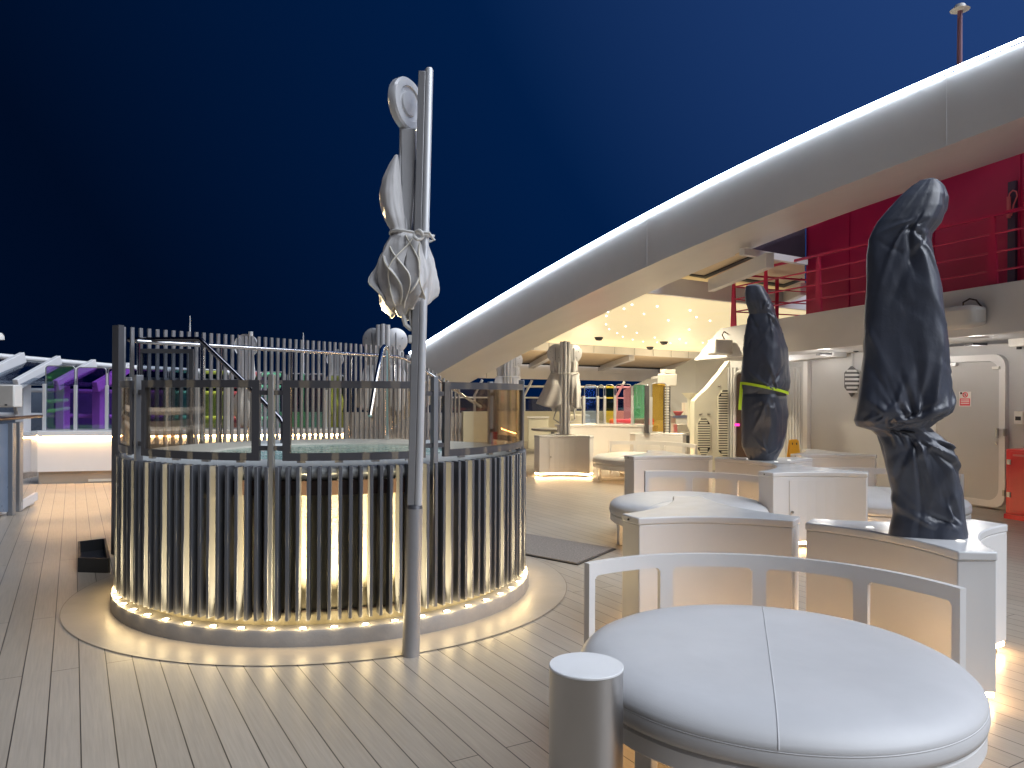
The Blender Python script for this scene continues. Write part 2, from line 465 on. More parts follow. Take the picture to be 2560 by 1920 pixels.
b = MB(); b.lathe([(1.42, 0.972), (1.45, 0.978), (1.468, 1.0), (1.468, 1.03), (1.455, 1.048), (1.43, 1.053), (0.93, 1.052), (0.905, 1.046), (0.895, 1.02), (0.895, 0.9)], TC, 160)
b.build('coping', M['coping'], tub, sharp=60)
b = MB(); b.lathe([(0.894, 1.0), (0.86, 0.4), (0.0, 0.4)], TC, 64); b.build('basin', M['basin'], tub)
b = MB(); b.disc((TC.x, TC.y, 1.036), 0.893, 96); b.build('water', M['water'], tub)

def phi(px, r):
    d = ray(px, 985); d = Vector((d.x, d.y)).normalized(); c = Vector((TC.x, TC.y))
    t = d.dot(c); h2 = c.length_squared - t * t
    q = max(0.0, r * r - h2)
    p = d * (t - math.sqrt(q)) - c
    return math.atan2(p.y, p.x)
def pol(r, a, z=0): return Vector((TC.x + r * math.cos(a), TC.y + r * math.sin(a), z))

NL = 52
view_a = math.atan2(-TC.y, -TC.x)               # direction of the camera from the tub
slat_me = None; ring_me = None; lens_me = None
first_a = phi(760, 1.515)
sx = [(0.0 - 0.028, -0.010), (0.0275, -0.010), (0.0275, 0.010), (-0.0275, 0.010)]
for k in range(-15, 16):
    a = first_a + 2 * math.pi * k / NL
    if abs((a - view_a + math.pi) % (2 * math.pi) - math.pi) > R_(100): continue
    # lamp
    p = pol(1.518, a, 0.10)
    if lens_me is None:
        q = MB(); q.lathe([(0.0, 0.006), (0.018, 0.006), (0.021, 0.004)], (0, 0, 0), 16)
        lens = q.build('base_light', M['downlight'], tub, local=True); lens_me = lens.data
        q = MB(); q.lathe([(0.021, 0.0), (0.021, 0.006), (0.027, 0.005), (0.028, 0.0)], (0, 0, 0), 16)
        rim = q.build('light_rim', M['steel'], lens, local=True); ring_me = rim.data
    else:
        lens = bpy.data.objects.new('base_light', lens_me); COL.objects.link(lens); lens.parent = tub
        rim = bpy.data.objects.new('light_rim', ring_me); COL.objects.link(rim); rim.parent = lens
    lens.location = p - TC
    inward = Vector((math.cos(a), math.sin(a), 0)) * -1
    lo = lamp('uplight_glow', 'POINT', (0, 0, 0), 1.15, (1.0, 0.74, 0.36), None, 0.03)
    lo.parent = tub; lo.location = (p - TC) + Vector((0, 0, 0.022)) - inward * 0.018
    d = (Vector((0, 0, 1)) + inward * 0.10).normalized()
    lo.rotation_euler = d.to_track_quat('-Z', 'Y').to_euler()
    lo = lamp('uplight_beam', 'SPOT', (0, 0, 0), 4200, (1.0, 0.79, 0.43), None, 0.012, R_(30), 1.0)
    far_reaching(lo)
    lo.parent = tub; lo.location = (p - TC) + Vector((0, 0, 0.012)) + inward * 0.004
    d = (Vector((0, 0, 1)) + inward * 0.11).normalized(); lo.rotation_euler = d.to_track_quat('-Z', 'Y').to_euler()
    # three slats per lamp
    for j in (-1, 0, 1):
        a2 = a + 2 * math.pi * (j + 0.5) / (NL * 3)
        if slat_me is None:
            q = MB(); q.box((0, 0, 0.605), (0.075, 0.021, 0.91))
            so_ = q.build('slat', M['slat'], tub, local=True, bevel=0.002, seg=1); slat_me = so_.data
        else:
            so_ = bpy.data.objects.new('slat', slat_me); COL.objects.link(so_); so_.parent = tub
            bv = so_.modifiers.new('bevel', 'BEVEL'); bv.width = 0.002; bv.segments = 1
        so_.location = pol(1.4925, a2) - TC; so_.rotation_euler = (0, 0, a2)

# glass wind screens round the rim
posts = [phi(347, 1.49), phi(679, 1.49), phi(1086, 1.49), phi(1305, 1.49)]
posts = [p if p < 0 else p for p in posts]
gap = (posts[2] - posts[1])
plist = [posts[0] - gap * 0.92] + posts + [posts[3] + gap * 0.92]
for i, a in enumerate(plist):
    q = MB(); q.box(pol(1.49, a, 0.88), (0.045, 0.034, 1.46), rz=a)
    q.build('screen_post', M['postmetal'], tub, bevel=0.003)
for i in range(len(plist) - 1):
    g0 = 0.062
    a0, a1 = plist[i] + g0 * 0.75, plist[i + 1] - g0 * 0.75
    z0, z1, t = 1.095, 1.575, 0.045
    ta = t / 1.49
    q = MB()
    q.arcbox(TC, 1.475, 1.505, a0, a1, z0, z0 + t, 20); q.arcbox(TC, 1.475, 1.505, a0, a1, z1 - t, z1, 20)
    q.arcbox(TC, 1.475, 1.505, a0, a0 + ta, z0 + t, z1 - t, 2); q.arcbox(TC, 1.475, 1.505, a1 - ta, a1, z0 + t, z1 - t, 2)
    fr = q.build('screen_frame', M['frame'], tub)
    q = MB(); q.arcbox(TC, 1.487, 1.493, a0 + ta, a1 - ta, z0 + t, z1 - t, 24); q.build('screen_pane', M['amber'], fr)
    for zz in (z0 + 0.075, z1 - 0.075):
        for (u0, u1) in ((plist[i] + 0.012, a0), (a1, plist[i + 1] - 0.012)):
            q = MB(); q.arcbox(TC, 1.480, 1.500, u0, u1, zz - 0.014, zz + 0.014, 2); q.build('screen_bracket', M['frame'], fr)
    nclip = 4
    for c_ in range(nclip):
        aa = a0 + (a1 - a0) * (c_ + 0.5) / nclip
        q = MB(); q.arcbox(TC, 1.479, 1.503, aa - 0.016, aa + 0.016, z0 - 0.012, z0, 1); q.build('screen_clip', M['steel'], fr)

# ------------------------------------------------------------------ steps landing behind the tub, slat fence, rails
f0, f1, f2 = Vector((-3.58, 7.0, 0)), Vector((-1.52, 9.75, 0)), Vector((-0.80, 10.72, 0))
fd = (f1 - f0).normalized(); fn = Vector((fd.y, -fd.x, 0))         # towards the tub
land = thing('tub_landing', 'raised boarding landing behind the hot tub below its slat fence', 'landing', (f0 + f1) / 2 + fn * 0.4)
q = MB(); q.prism([f0 + fn * 0.03, f0 + fn * 0.75 + fd * 0.15, f1 + fn * 1.5 - fd * 0.5, f1 + fn * 0.03], 0.0, 0.93); q.build('platform', M['ring'], land)
q = MB()
for i in range(4):
    a = f1 + fd * (0.02 + 0.28 * i)
    z = 0.75 - 0.19 * i
    q.prism([a + fn * 0.03, a + fn * 1.1, a + fn * 1.1 + fd * 0.27, a + fn * 0.03 + fd * 0.27], 0, z)
q.build('steps', M['ring'], land)

fen = thing('slat_fence', 'tall grey vertical slat screen behind the hot tub, stepping down to the right', 'fence', f0)
L1, L2 = (f1 - f0).length, (f2 - f1).length
npt = 43
sm = None
for i in range(npt + 17):
    t = i * L1 / npt
    p = f0 + fd * t
    top = 2.10 if t <= L1 else 2.10 - (t - L1) * 0.40
    q = MB(); q.box((0, 0, (top + 0.25) / 2), (0.030, 0.022, top - 0.25), rz=math.atan2(fd.y, fd.x))
    o = q.build('slat', M['slatgrey'], fen, local=True); o.location = p - f0
q = MB(); q.beam(f0 + fn * -0.045 + Vector((0, 0, 0.5)), f2 + fn * -0.045 + Vector((0, 0, 0.5)), 0.03, 0.06)
q.beam(f0 + fn * -0.045 + Vector((0, 0, 1.62)), f1 + fn * -0.045 + Vector((0, 0, 1.62)), 0.02, 0.04); q.build('fence_rail', M['slatgrey'], fen)
q = MB(); q.box(f0 - fd * 0.05 + Vector((0, 0, 1.06)), (0.05, 0.12, 2.10), rz=math.atan2(fd.y, fd.x)); q.build('end_post', M['frame'], fen)

hr = thing('stair_handrail', 'polished steel handrail along the slat fence, bending down with the steps', 'handrail', f0 + fn * 0.14)
zz = Vector((0, 0, 1.965)); o_ = fn * 0.14
q = MB(); q.tube([f0 + o_ + fd * 0.05 + zz, f1 + o_ + zz - fd * 0.1, f1 + o_ + zz + fd * 0.05 - Vector((0, 0, 0.02)), f2 + o_ + zz + fd * 0.4 - Vector((0, 0, 0.65))], 0.021, 12); q.build('rail', M['chrome'], hr)
for t in (0.07, 0.9, 1.75, 2.6, 3.3):
    q = MB(); q.cyl(f0 + o_ + fd * t + Vector((0, 0, 0.93)), f0 + o_ + fd * t + Vector((0, 0, 1.95)), 0.016, 10); q.build('post', M['chrome'], hr)
hg = thing('grab_rail', 'dark bent grab rail sloping down into the far left side of the hot tub', 'handrail', dp(505, 849, 7.0))
p1, p2 = dp(322, 849, 7.15), dp(500, 848, 6.95)
p3, p4 = dp(618, 962, 6.85), dp(700, 1046, 6.80)
q = MB(); q.tube([p1, p2 - Vector((0.04, 0, 0)), p2, p2 + (p3 - p2) * 0.08, p3, p4, p4 + Vector((0.03, -0.01, -0.05)), Vector((p4.x + 0.03, p4.y - 0.01, 1.05))], 0.023, 12); q.build('rail', M['darkchrome'], hg)
q = MB(); q.cyl((p2.x + 0.02, p2.y, 0.94), p2 + Vector((0.02, 0, -0.01)), 0.02, 12); q.build('post', M['chrome'], hg)
q = MB(); q.cyl((p1.x + 0.03, p1.y, 0.94), p1 + Vector((0.03, 0, -0.01)), 0.02, 12); q.build('post', M['chrome'], hg)
hg = thing('grab_rail', 'bright steel hairpin grab rail at the far right edge of the hot tub', 'handrail', dp(963, 866, 7.2))
q = MB(); q.tube([Vector((*dp(970, 960, 7.3).xy, 0.94)), dp(969, 885, 7.3), dp(967, 872, 7.27), dp(961, 866, 7.2), dp(955, 873, 7.12), dp(938, 962, 6.75), dp(925, 1040, 6.6)], 0.021, 12); q.build('rail', M['chrome'], hg)
sp_ = thing('glass_gate', 'dark framed glass gate at the left head of the landing behind the hot tub', 'gate', Vector((*dp(415, 960, 7.0).xy, 0.93)))
ga, gb = dp(345, 870, 7.02), dp(484, 870, 7.02)
q = MB()
for (x0, x1, za, zb) in ((ga.x, gb.x, 1.86, 1.90), (ga.x, gb.x, 0.97, 1.02)):
    q.box(((x0 + x1) / 2, 7.02, (za + zb) / 2), (x1 - x0, 0.03, zb - za))
for xx in (ga.x + 0.02, gb.x - 0.02): q.box((xx, 7.02, 1.44), (0.04, 0.03, 0.84))
fr = q.build('frame', M['frame'], sp_)
q = MB(); q.box(((ga.x + gb.x) / 2, 7.02, 1.44), (gb.x - ga.x - 0.08, 0.006, 0.84)); q.build('pane', M['smoke'], sp_)

# black tray and mat on the deck
t_ = gp(232, 1425, 0)
tr = thing('rubber_tray', 'low black open tray on the deck at the left foot of the hot tub', 'tray', t_)
a, c_, d_ = gp(198, 1430, 0), gp(272, 1432, 0), gp(262, 1378, 0)
e_ = a + (d_ - c_) * 0.8
q = MB()
for (u, v) in ((a, c_), (c_, d_), (d_, e_), (e_, a)): q.beam(u + Vector((0, 0, .06)), v + Vector((0, 0, .06)), 0.02, 0.12)
q.build('rim', M['rubber'], tr)
q = MB(); q.prism([(p.x, p.y) for p in (a, c_, d_, e_)], 0.006, 0.02); q.build('base', M['rubber'], tr)
ma, mb_ = Vector((0.585, 6.66, 0)), Vector((1.02, 7.36, 0)); mv = Vector((-0.75, 0.66, 0)) * 1.15
mt = thing('door_mat', 'grey brown ribbed mat on the deck between the hot tub and the white seats', 'mat', (ma + mb_) / 2)
q = MB(); q.prism([(p.x, p.y) for p in (ma, mb_, mb_ + mv, ma + mv)], 0.001, 0.010); q.build('border', M['rubber'], mt)
cen = (ma + mb_ + mv / 1) / 2
ins = [cen + (p - cen) * 0.955 for p in (ma, mb_, mb_ + mv, ma + mv)]
q = MB(); q.prism([(p.x, p.y) for p in ins], 0.0101, 0.016); q.build('pile', M['mat_'], mt)

# ================================================================== WHITE SEATING: cabinets and round daybeds
def star(k=1.0, n=10):
    tips = []
    base = [(-0.455, 0.0), (0.455, 0.0), (0.545, 0.165), (0.105, 1.03), (-0.105, 1.03), (-0.545, 0.165)]
    c = Vector((0, 0.42)); pts = []
    for i in (0, 2, 4):
        p, q_ = Vector(base[i]), Vector(base[i + 1])
        nrm = (c - (p + q_) / 2).normalized()
        for j in range(n + 1):
            t = j / n
            pts.append(p + (q_ - p) * t + nrm * 0.135 * 4 * t * (1 - t) * 0.8)
    return [c + (p - c) * k for p in pts]
def cabinet(label, x, y, rz, door=False, lights=(), dlab=None):
    t = thing('cabinet', label, 'cabinet', (x, y, 0), R_(rz), 'white curved cabinets between the daybeds')
    q = MB(); q.prism(star(0.88), 0.0, 0.068); q.build('plinth', M['dark'], t, local=True)
    q = MB(); q.prism(star(1.0), 0.068, 0.705); q.build('body', M['white'], t, local=True, bevel=0.006)
    q = MB(); q.prism(star(1.012), 0.7055, 0.75); q.build('top', M['whitetop'], t, local=True, bevel=0.008)
    q = MB()
    s0, s1 = star(0.972), star(0.945); n = len(s0)
    vs = [(p.x, p.y, 0.040) for p in s0] + [(p.x, p.y, 0.062) for p in s0] + [(p.x, p.y, 0.062) for p in s1] + [(p.x, p.y, 0.040) for p in s1]
    fs = []
    for i in range(n):
        j = (i + 1) % n
        for k in range(4): fs.append((k * n + i, k * n + j, ((k + 1) % 4) * n + j, ((k + 1) % 4) * n + i))
    q.add(vs, fs); q.build('base_light', M['warmled'], t, local=True)
    if door:
        pts = star(1.0)[:11]
        a_, b2 = pts[2], pts[7]
        q = MB()
        for i in range(2, 7):
            u, v = pts[i], pts[i + 1]
            d = (v - u).normalized(); nn = Vector((d.y, -d.x))
            w = [u + nn * 0.0012, v + nn * 0.0012, v + nn * 0.006, u + nn * 0.006]
            q.prism([(p.x, p.y) for p in w], 0.09, 0.665)
        dr = q.build('door', M['white'], t, local=True)
        q = MB(); q.cyl((a_.x + 0.03, a_.y + 0.02, 0.36), (a_.x + 0.03, a_.y - 0.014, 0.36), 0.013, 14); q.build('lock', M['steel'], dr, local=True)
    for (lx, ly) in lights:
        q = MB(); q.lathe([(0, 0.757), (0.016, 0.756), (0.023, 0.752), (0.023, 0.7501)], (lx, ly, 0), 20); q.build('top_light', M['toplight'], t, local=True)
    q = MB()
    for (lx, ly) in star(1.0)[:1]: q.cyl((lx - 0.05, ly + 0.09, 0.727), (lx - 0.062, ly + 0.083, 0.727), 0.006, 8)
    q.build('screw', M['dark'], t, local=True)
    return t
cabinet('white curved cabinet with a bare glossy top behind the near daybed', 1.232, 4.59, -3.8)
cabinet('white curved cabinet under the nearest and largest black parasol cover', 1.95, 4.08, -62.5, lights=((-0.18, 0.20), (0.30, 0.27)))
cabinet('white curved cabinet with a locked door panel, right of the second daybed', 2.99, 7.365, 0.6, door=True)
cabinet('white curved cabinet under the black parasol cover with the lime strap', 2.66, 8.72, -61, lights=((-0.12, 0.20), (0.28, 0.22), (0.20, 0.52)))
cabinet('white curved cabinet with empty top, left of the strapped parasol cover', 1.94, 9.225, 0.6)
cabinet('white curved cabinet farthest right, before the grey wall and the yellow floor sign', 4.13, 9.6, -2)
cabinet('white cabinet with door panel and bright base glow carrying the open grey double parasol', 0.955, 13.75, 0, door=True)
AC = cabinet('grey white cabinet carrying the amber pane and slatted post', 2.85, 14.7, -4)

def daybed(label, x, y):
    t = thing('daybed', label, 'daybed', (x, y, 0), 0, 'round white daybeds with curved backs')
    R0 = 0.79
    q = MB(); q.lathe([(0.0, 0.458), (0.3, 0.457), (0.48, 0.454), (0.58, 0.449), (0.66, 0.440), (0.715, 0.427), (0.755, 0.408), (0.779, 0.385), (0.786, 0.368), (0.785, 0.3625)], (0, 0, 0), 128)
    cu = q.build('cushion', M['vinyl'], t, local=True, sharp=80)
    q = MB()
    dv = Vector((0.28, 0.96, 0)).normalized()
    prof = [(0.787, 0.368), (0.7795, 0.385), (0.7555, 0.4085), (0.715, 0.4275), (0.66, 0.4405), (0.58, 0.4495), (0.48, 0.4545), (0.3, 0.4575), (0.0, 0.4585)]
    q.tube([dv * -r + Vector((0, 0, z)) for r, z in prof] + [dv * r + Vector((0, 0, z)) for r, z in prof[::-1][1:]], 0.0022, 6)
    q.build('seam', M['vinyl'], cu, local=True)
    q = MB(); q.lathe([(0.784, 0.3625), (0.7873, 0.3615), (0.7873, 0.3585), (0.784, 0.3575)], (0, 0, 0), 128); q.build('piping', M['vinyl'], cu, local=True, sharp=80)
    q = MB(); q.lathe([(0.786, 0.3585), (0.789, 0.350), (0.791, 0.325), (0.786, 0.303), (0.765, 0.297), (0.0, 0.297)], (0, 0, 0), 128); q.build('lower_cushion', M['vinyl'], t, local=True, sharp=70)
    q = MB(); q.lathe([(0.70, 0.215), (0.765, 0.215), (0.78, 0.227), (0.78, 0.285), (0.765, 0.2965), (0.70, 0.2965)], (0, 0, 0), 96, closed=True); q.build('base_ring', M['white'], t, local=True, sharp=50)
    q = MB(); q.lathe([(0.63, 0.205), (0.655, 0.205), (0.655, 0.212), (0.63, 0.212)], (0, 0, 0), 48, closed=True); q.build('under_fill', M['underfill'], t, local=True)  # hidden glow ring added to warm the floor under the bed
    for k in range(4):
        a = R_(35 + 90 * k); d = Vector((math.cos(a), math.sin(a), 0))
        q = MB(); q.box(d * 0.71 + Vector((0, 0, 0.107)), (0.035, 0.085, 0.214), rz=a); lg = q.build('leg', M['white'], t, local=True, bevel=0.004)
    for a in (R_(35), R_(125)):
        d = Vector((math.cos(a), math.sin(a), 0)); o2 = 0.03 if a < 1 else 0.071
        q = MB(); q.beam(d * -0.69 + Vector((0, 0, o2)), d * 0.69 + Vector((0, 0, o2)), 0.06, 0.04); q.build('cross_bar', M['white'], t, local=True, bevel=0.004)
    # curved back with windows
    q = MB(); c = (0, 0, 0); A = [R_(v) for v in (16, 45, 74, 103, 132)]
    r0, r1 = 1.005, 1.04
    q.arcbox(c, r0, r1, A[0], A[-1], 0.555, 0.625, 48)
    q.arcbox(c, r0, r1, A[0], A[-1], 0.13, 0.20, 48)
    for i, a in enumerate(A):
        wv = 0.022 if i in (0, 4) else 0.036
        aa = a + (wv if i == 0 else -wv if i == 4 else 0)
        q.arcbox(c, r0, r1, aa - wv, aa + wv, 0.20, 0.555, 3)
        for s_ in (-1, 1):                      # rounded window corners
            if (i == 0 and s_ < 0) or (i == 4 and s_ > 0): continue
            e0 = aa + s_ * wv
            for kk in range(3):
                e1 = e0 + s_ * 0.008 * (kk + 1); zz = 0.555 - 0.022 * (1 - (kk + 0.5) / 3) ** 2
                q.arcbox(c, r0 + 0.0005, r1 - 0.0005, min(e0, e1), max(e0, e1), zz, 0.556, 1)
    bk = q.build('backrest', M['white'], t, local=True, sharp=50)
    q = MB()
    for a in (A[0] + 0.03, A[2], A[-1] - 0.03):
        p = Vector((math.cos(a), math.sin(a), 0)); q.box(p * 1.0225 + Vector((0, 0, 0.065)), (0.03, 0.05, 0.13), rz=a)
        q.beam(p * 0.75 + Vector((0, 0, 0.26)), p * 1.0 + Vector((0, 0, 0.19)), 0.05, 0.02)
    q.build('back_foot', M['white'], t, local=True)
    return t
daybed('nearest round daybed with pale grey cushion, beside the steel cylinder', 1.077, 3.18)
DB = [o for o in COL.objects if o.name.startswith('daybed')][0]
dup(DB, (1.79, 7.72, 0), R_(-27), 'second round daybed behind the bare topped cabinet, left of the door panel cabinet')
dup(DB, (2.22, 13.4, 0), R_(-20), 'far round daybed half hidden behind the white parasol cabinet')
dup(DB, (4.08, 8.25, 0), 0, 'round daybed mostly hidden behind the nearest black parasol cover')

# steel cylinder
c0 = Vector((0.0995 * 2.6, 2.6, 0))
st = thing('steel_bollard', 'brushed steel cylinder with pale flat top at the left edge of the near daybed', 'bollard', c0)
q = MB(); q.lathe([(0.0, 0.0), (0.126, 0.0), (0.126, 0.566)], c0, 72); q.build('body', M['steel'], st)
q = MB(); q.lathe([(0.126, 0.5665), (0.1275, 0.568), (0.1275, 0.573), (0.125, 0.5755)], c0, 72); q.disc((c0.x, c0.y, 0.5755), 0.125, 72); q.build('lid', M['whitetop'], st, sharp=20)

# ================================================================== PARASOLS
def fold_loft(rings, nseg=96, ycomp=0.85, wr=0.01, seed=0, folds=None, sub=6, box=0.0, corner=0.0):
    """rings: (z, cx, cy, rx, ry, fold amplitude); smooth interpolation between rings."""
    out = []
    for i in range(len(rings) - 1):
        for s_ in range(sub if i < len(rings) - 2 else sub + 1):
            t = s_ / sub; t2 = t * t * (3 - 2 * t) if rings[i + 1][6:] == ('s',) else t
            A, B = rings[i], rings[i + 1]
            out.append([A[k] + (B[k] - A[k]) * t2 for k in range(6)])
    rows = []
    for (z, cx, cy, rx, ry, fa) in out:
        row = []
        for j in range(nseg):
            th = 2 * math.pi * j / nseg
            f = 0
            if folds: f = fa * (math.cos(folds * th + 1.3 * math.sin(z * 3.1 + seed)) + 0.45 * math.cos((folds * 2 - 1) * th + seed))
            n1 = noise.noise(Vector((math.cos(th) * 1.6 + seed, math.sin(th) * 1.6, z * 3.2)))
            n2 = noise.noise(Vector((math.cos(th) * 5 + seed * 2, math.sin(th) * 5, z * 9.0)))
            n3 = 1 - abs(noise.noise(Vector((math.cos(th) * 3.0 + seed, math.sin(th) * 3.0, z * 4.0 + th)))) * 2
            k = 1 + f + wr * (n1 * 2.2 + n2 * 0.9 + n3 * 0.5)
            if box:
                w = th - corner + math.pi / 4 + 0.25 * math.sin(z * 1.7 + seed)
                se = 1.0 / (abs(math.cos(w)) ** box + abs(math.sin(w)) ** box) ** (1 / box)
                k *= se / 1.10
            row.append(Vector((cx + rx * k * math.cos(th), cy + ry * k * math.sin(th), z)))
        rows.append(row)
    return rows

def creases(rows, seeds, n_, rnd, amp=0.035):
    # sharp folds running out of the given tie points (angle, height), plus stray ones
    R = random.Random(rnd); zs = [r[0].z for r in rows]; zmin, zmax = min(zs), max(zs); fl = []
    for (th0, z0, cnt, up, L_) in seeds:
        for i in range(cnt):
            an = R.uniform(-1.25, 1.25) + (math.pi / 2 if up else -math.pi / 2)
            fl.append((th0 + R.uniform(-.5, .5), z0 + R.uniform(0, .03) * (1 if up else -1), math.cos(an), math.sin(an), L_ * R.uniform(.5, 1.2), R.uniform(.022, .05), amp * R.uniform(.5, 1.2) * R.choice((1, 1, -1))))
    for i in range(n_):
        an = R.uniform(0, 2 * math.pi)
        fl.append((R.uniform(-math.pi, .6), R.uniform(zmin, zmax), math.cos(an) * .8, math.sin(an), R.uniform(.15, .45), R.uniform(.02, .05), amp * R.uniform(.25, .7) * R.choice((1, -1))))
    out = []
    for row in rows:
        c_ = sum(row, Vector()) / len(row); new = []
        for j, p in enumerate(row):
            d = Vector((p.x - c_.x, p.y - c_.y)); r = d.length; th = math.atan2(d.y, d.x); a = 0.0
            for (t0, z0, du, dv, L_, w, am) in fl:
                s0 = ((th - t0 + math.pi) % (2 * math.pi) - math.pi) * max(r, .1); z = p.z - z0
                u = s0 * du + z * dv
                if u < -0.01 or u > L_: continue
                v = abs(-s0 * dv + z * du); ww = w * (0.35 + 1.1 * u / L_)
                if v < ww: a += am * (1 - v / ww) ** 1.3 * min(1, u / .04) * (1 - u / L_) ** .7
            a = max(-0.022, min(0.026, a)); k = 1 + a / max(r, .05)
            new.append(Vector((c_.x + d.x * k, c_.y + d.y * k, p.z)))
        out.append(new)
    return out

def px_rings(prof, Y, yratio=0.8, amp=0.0, dy=0.0):
    r = []
    for row in prof:
        y, xl, xr = row[:3]; a = row[3] if len(row) > 3 else amp
        L_, R2 = dp(xl, y, Y), dp(xr, y, Y); hw = (R2.x - L_.x) / 2
        r.append(((L_.z + R2.z) / 2, (L_.x + R2.x) / 2, Y + dy, hw, hw * yratio, a))
    return r

# --- nearest big black cover on cabinet
PY = 4.13
pc = thing('covered_parasol', 'tall closed parasol in a black tarpaulin cover, nearest and largest, leaning at its waist', 'covered parasol', Vector((*dp(2325, 1340, PY).xy, 0.75)), group='parasols under black covers')
prof = [(447, 2318, 2336), (452, 2300, 2347), (466, 2280, 2359), (492, 2252, 2368), (525, 2222, 2365), (555, 2197, 2352), (582, 2181, 2331), (600, 2174, 2328),
        (640, 2167, 2336), (725, 2162, 2357), (830, 2156, 2367), (930, 2148, 2373), (1000, 2140, 2376), (1030, 2136, 2368), (1052, 2134, 2340), (1066, 2142, 2322), (1077, 2180, 2332), (1090, 2194, 2352),
        (1115, 2201, 2376), (1165, 2210, 2395), (1230, 2227, 2408), (1285, 2231, 2414), (1318, 2224, 2418), (1337, 2222, 2421), (1345, 2236, 2416)]
rings = px_rings(prof, PY, 0.72, 0.0)
rows = fold_loft(rings, 220, wr=0.016, seed=2.2, sub=8, box=4.0, corner=R_(-76))
wz = dp(2250, 1078, PY).z
rows = creases(rows, ((-1.7, wz + .03, 16, True, .55), (-1.0, wz + .03, 9, True, .45), (-2.6, wz + .02, 6, True, .3), (-1.6, wz - .03, 14, False, .5), (-0.8, wz - .03, 8, False, .45), (-0.9, dp(2330, 590, PY).z, 3, False, .5), (-1.5, dp(2200, 560, PY).z, 6, False, .4), (-1.4, 0.80, 8, True, .35)), 20, 11, 0.017)
# gathered pleats at the tied waist
wz = dp(2250, 1078, PY).z
for row in rows:
    for j, p in enumerate(row):
        th = 2 * math.pi * j / len(row); g = math.exp(-((p.z - wz) / 0.09) ** 2)
        k = 1 + g * 0.06 * math.cos(13 * th + 6 * noise.noise(Vector((th, p.z * 4, 0))))
        c_ = sum(row, Vector()) / len(row)
        row[j] = Vector((c_.x + (p.x - c_.x) * k, c_.y + (p.y - c_.y) * k, max(p.z, 0.7505)))
q = MB(); q.grid(rows, caps=True); cv = q.build('cover', M['tarp'], pc, sharp=75)
q = MB()
ringp = []
for j in range(33):
    th = 2 * math.pi * j / 32
    cx = (dp(2180, 1078, PY).x + dp(2319, 1078, PY).x) / 2; hw = (dp(2319, 1078, PY).x - dp(2180, 1078, PY).x) / 2
    ringp.append(Vector((cx + hw * 1.03 * math.cos(th), PY + hw * 0.75 * math.sin(th), wz - 0.012 * math.cos(th))))
q.tube(ringp, 0.006, 8, caps=False); q.build('tie_cord', M['dark'], pc)

# --- second black cover with lime strap
PY2 = 8.85
pc = thing('covered_parasol', 'closed parasol in a black cover with a lime yellow strap round its middle', 'covered parasol', Vector((*dp(1905, 1149, PY2).xy, 0.75)), group='parasols under black covers')
prof = [(712, 1870, 1900), (716, 1864, 1909), (735, 1862, 1920), (755, 1864, 1930), (775, 1870, 1938), (786, 1873, 1940), (800, 1868, 1944), (830, 1864, 1953), (870, 1860, 1966),
        (920, 1857, 1970), (955, 1855, 1972), (972, 1856, 1970), (985, 1860, 1962), (992, 1857, 1964), (1040, 1856, 1967), (1080, 1856, 1964), (1118, 1857, 1957), (1138, 1866, 1948), (1149, 1872, 1942), (1150.5, 1876, 1938)]
rows = fold_loft(px_rings(prof, PY2, 0.75), 160, wr=0.016, seed=5.1, sub=8, box=3.6, corner=R_(-72))
z2 = dp(1900, 985, PY2).z; z3 = dp(1900, 782, PY2).z
rows = creases(rows, ((-1.5, z2 + .03, 9, True, .4), (-1.6, z2 - .04, 9, False, .4), (-1.3, z3, 9, False, .4), (-1.6, z3 + .02, 5, True, .25), (-1.4, .80, 8, True, .35)), 14, 5, 0.020)
rows = [[Vector((p.x, p.y, max(p.z, 0.7505))) for p in r] for r in rows]
q = MB(); q.grid(rows, caps=True); q.build('cover', M['tarp'], pc, sharp=75)
q = MB(); sp = []
A_, B_ = dp(1853, 958, PY2), dp(1968, 984, PY2); cx = (A_.x + B_.x) / 2; hw = (B_.x - A_.x) / 2
for j in range(25):
    th = math.pi + math.pi * j / 24
    sp.append(Vector((cx + hw * math.cos(th), PY2 + hw * 0.80 * math.sin(th), A_.z + (B_.z - A_.z) * (1 + math.cos(th)) / 2)))
for i in range(24): q.beam(sp[i], sp[i + 1], 0.012, 0.030)
e0 = sp[0]
q.beam(e0 + Vector((0.0, -0.02, 0.012)), e0 + Vector((-0.03, -0.05, -0.31)), 0.01, 0.035, up=(1, 0, 0)); q.build('strap', M['lime'], pc)

# --- nearest uncovered grey parasol, standing on the deck before the tub
Y1 = 4.36
base = gp(1027, 1638, 0)
pa = thing('folded_parasol', 'tall folded grey canvas parasol on a silver mast before the hot tub', 'parasol', base)
P = lambda x, y, dy=0.0: dp(x, y, Y1 + dy)
q = MB(); q.tube([base, P(1037, 1270)], [0.050, 0.046], 32); q.build('sleeve', M['alugrey'], pa)
q = MB(); q.tube([P(1037, 1270) - Vector((0, 0, .001)), P(1037, 1263)], [0.0465, 0.040], 32); q.build('sleeve_cap', M['frame'], pa)
ma0, ma1 = P(1045, 1263), P(1073, 176)
q = MB(); q.tube([ma0, ma1, ma1 + Vector((0, 0, 0.012))], [0.0235, 0.0235, 0.018], 24); mast = q.build('mast', M['alu'], pa)
mb0, mb1 = P(1028, 1263), P(1056, 180)
q = MB(); q.beam(mb0, mb1, 0.040, 0.042, up=(1, 0, 0)); q.build('mast_channel', M['alugrey'], pa, bevel=0.004)
q = MB(); q.beam(P(1036, 1263, -0.012), P(1063.5, 180, -0.012), 0.012, 0.006, up=(1, 0, 0)); q.build('mast_groove', M['dark'], pa)
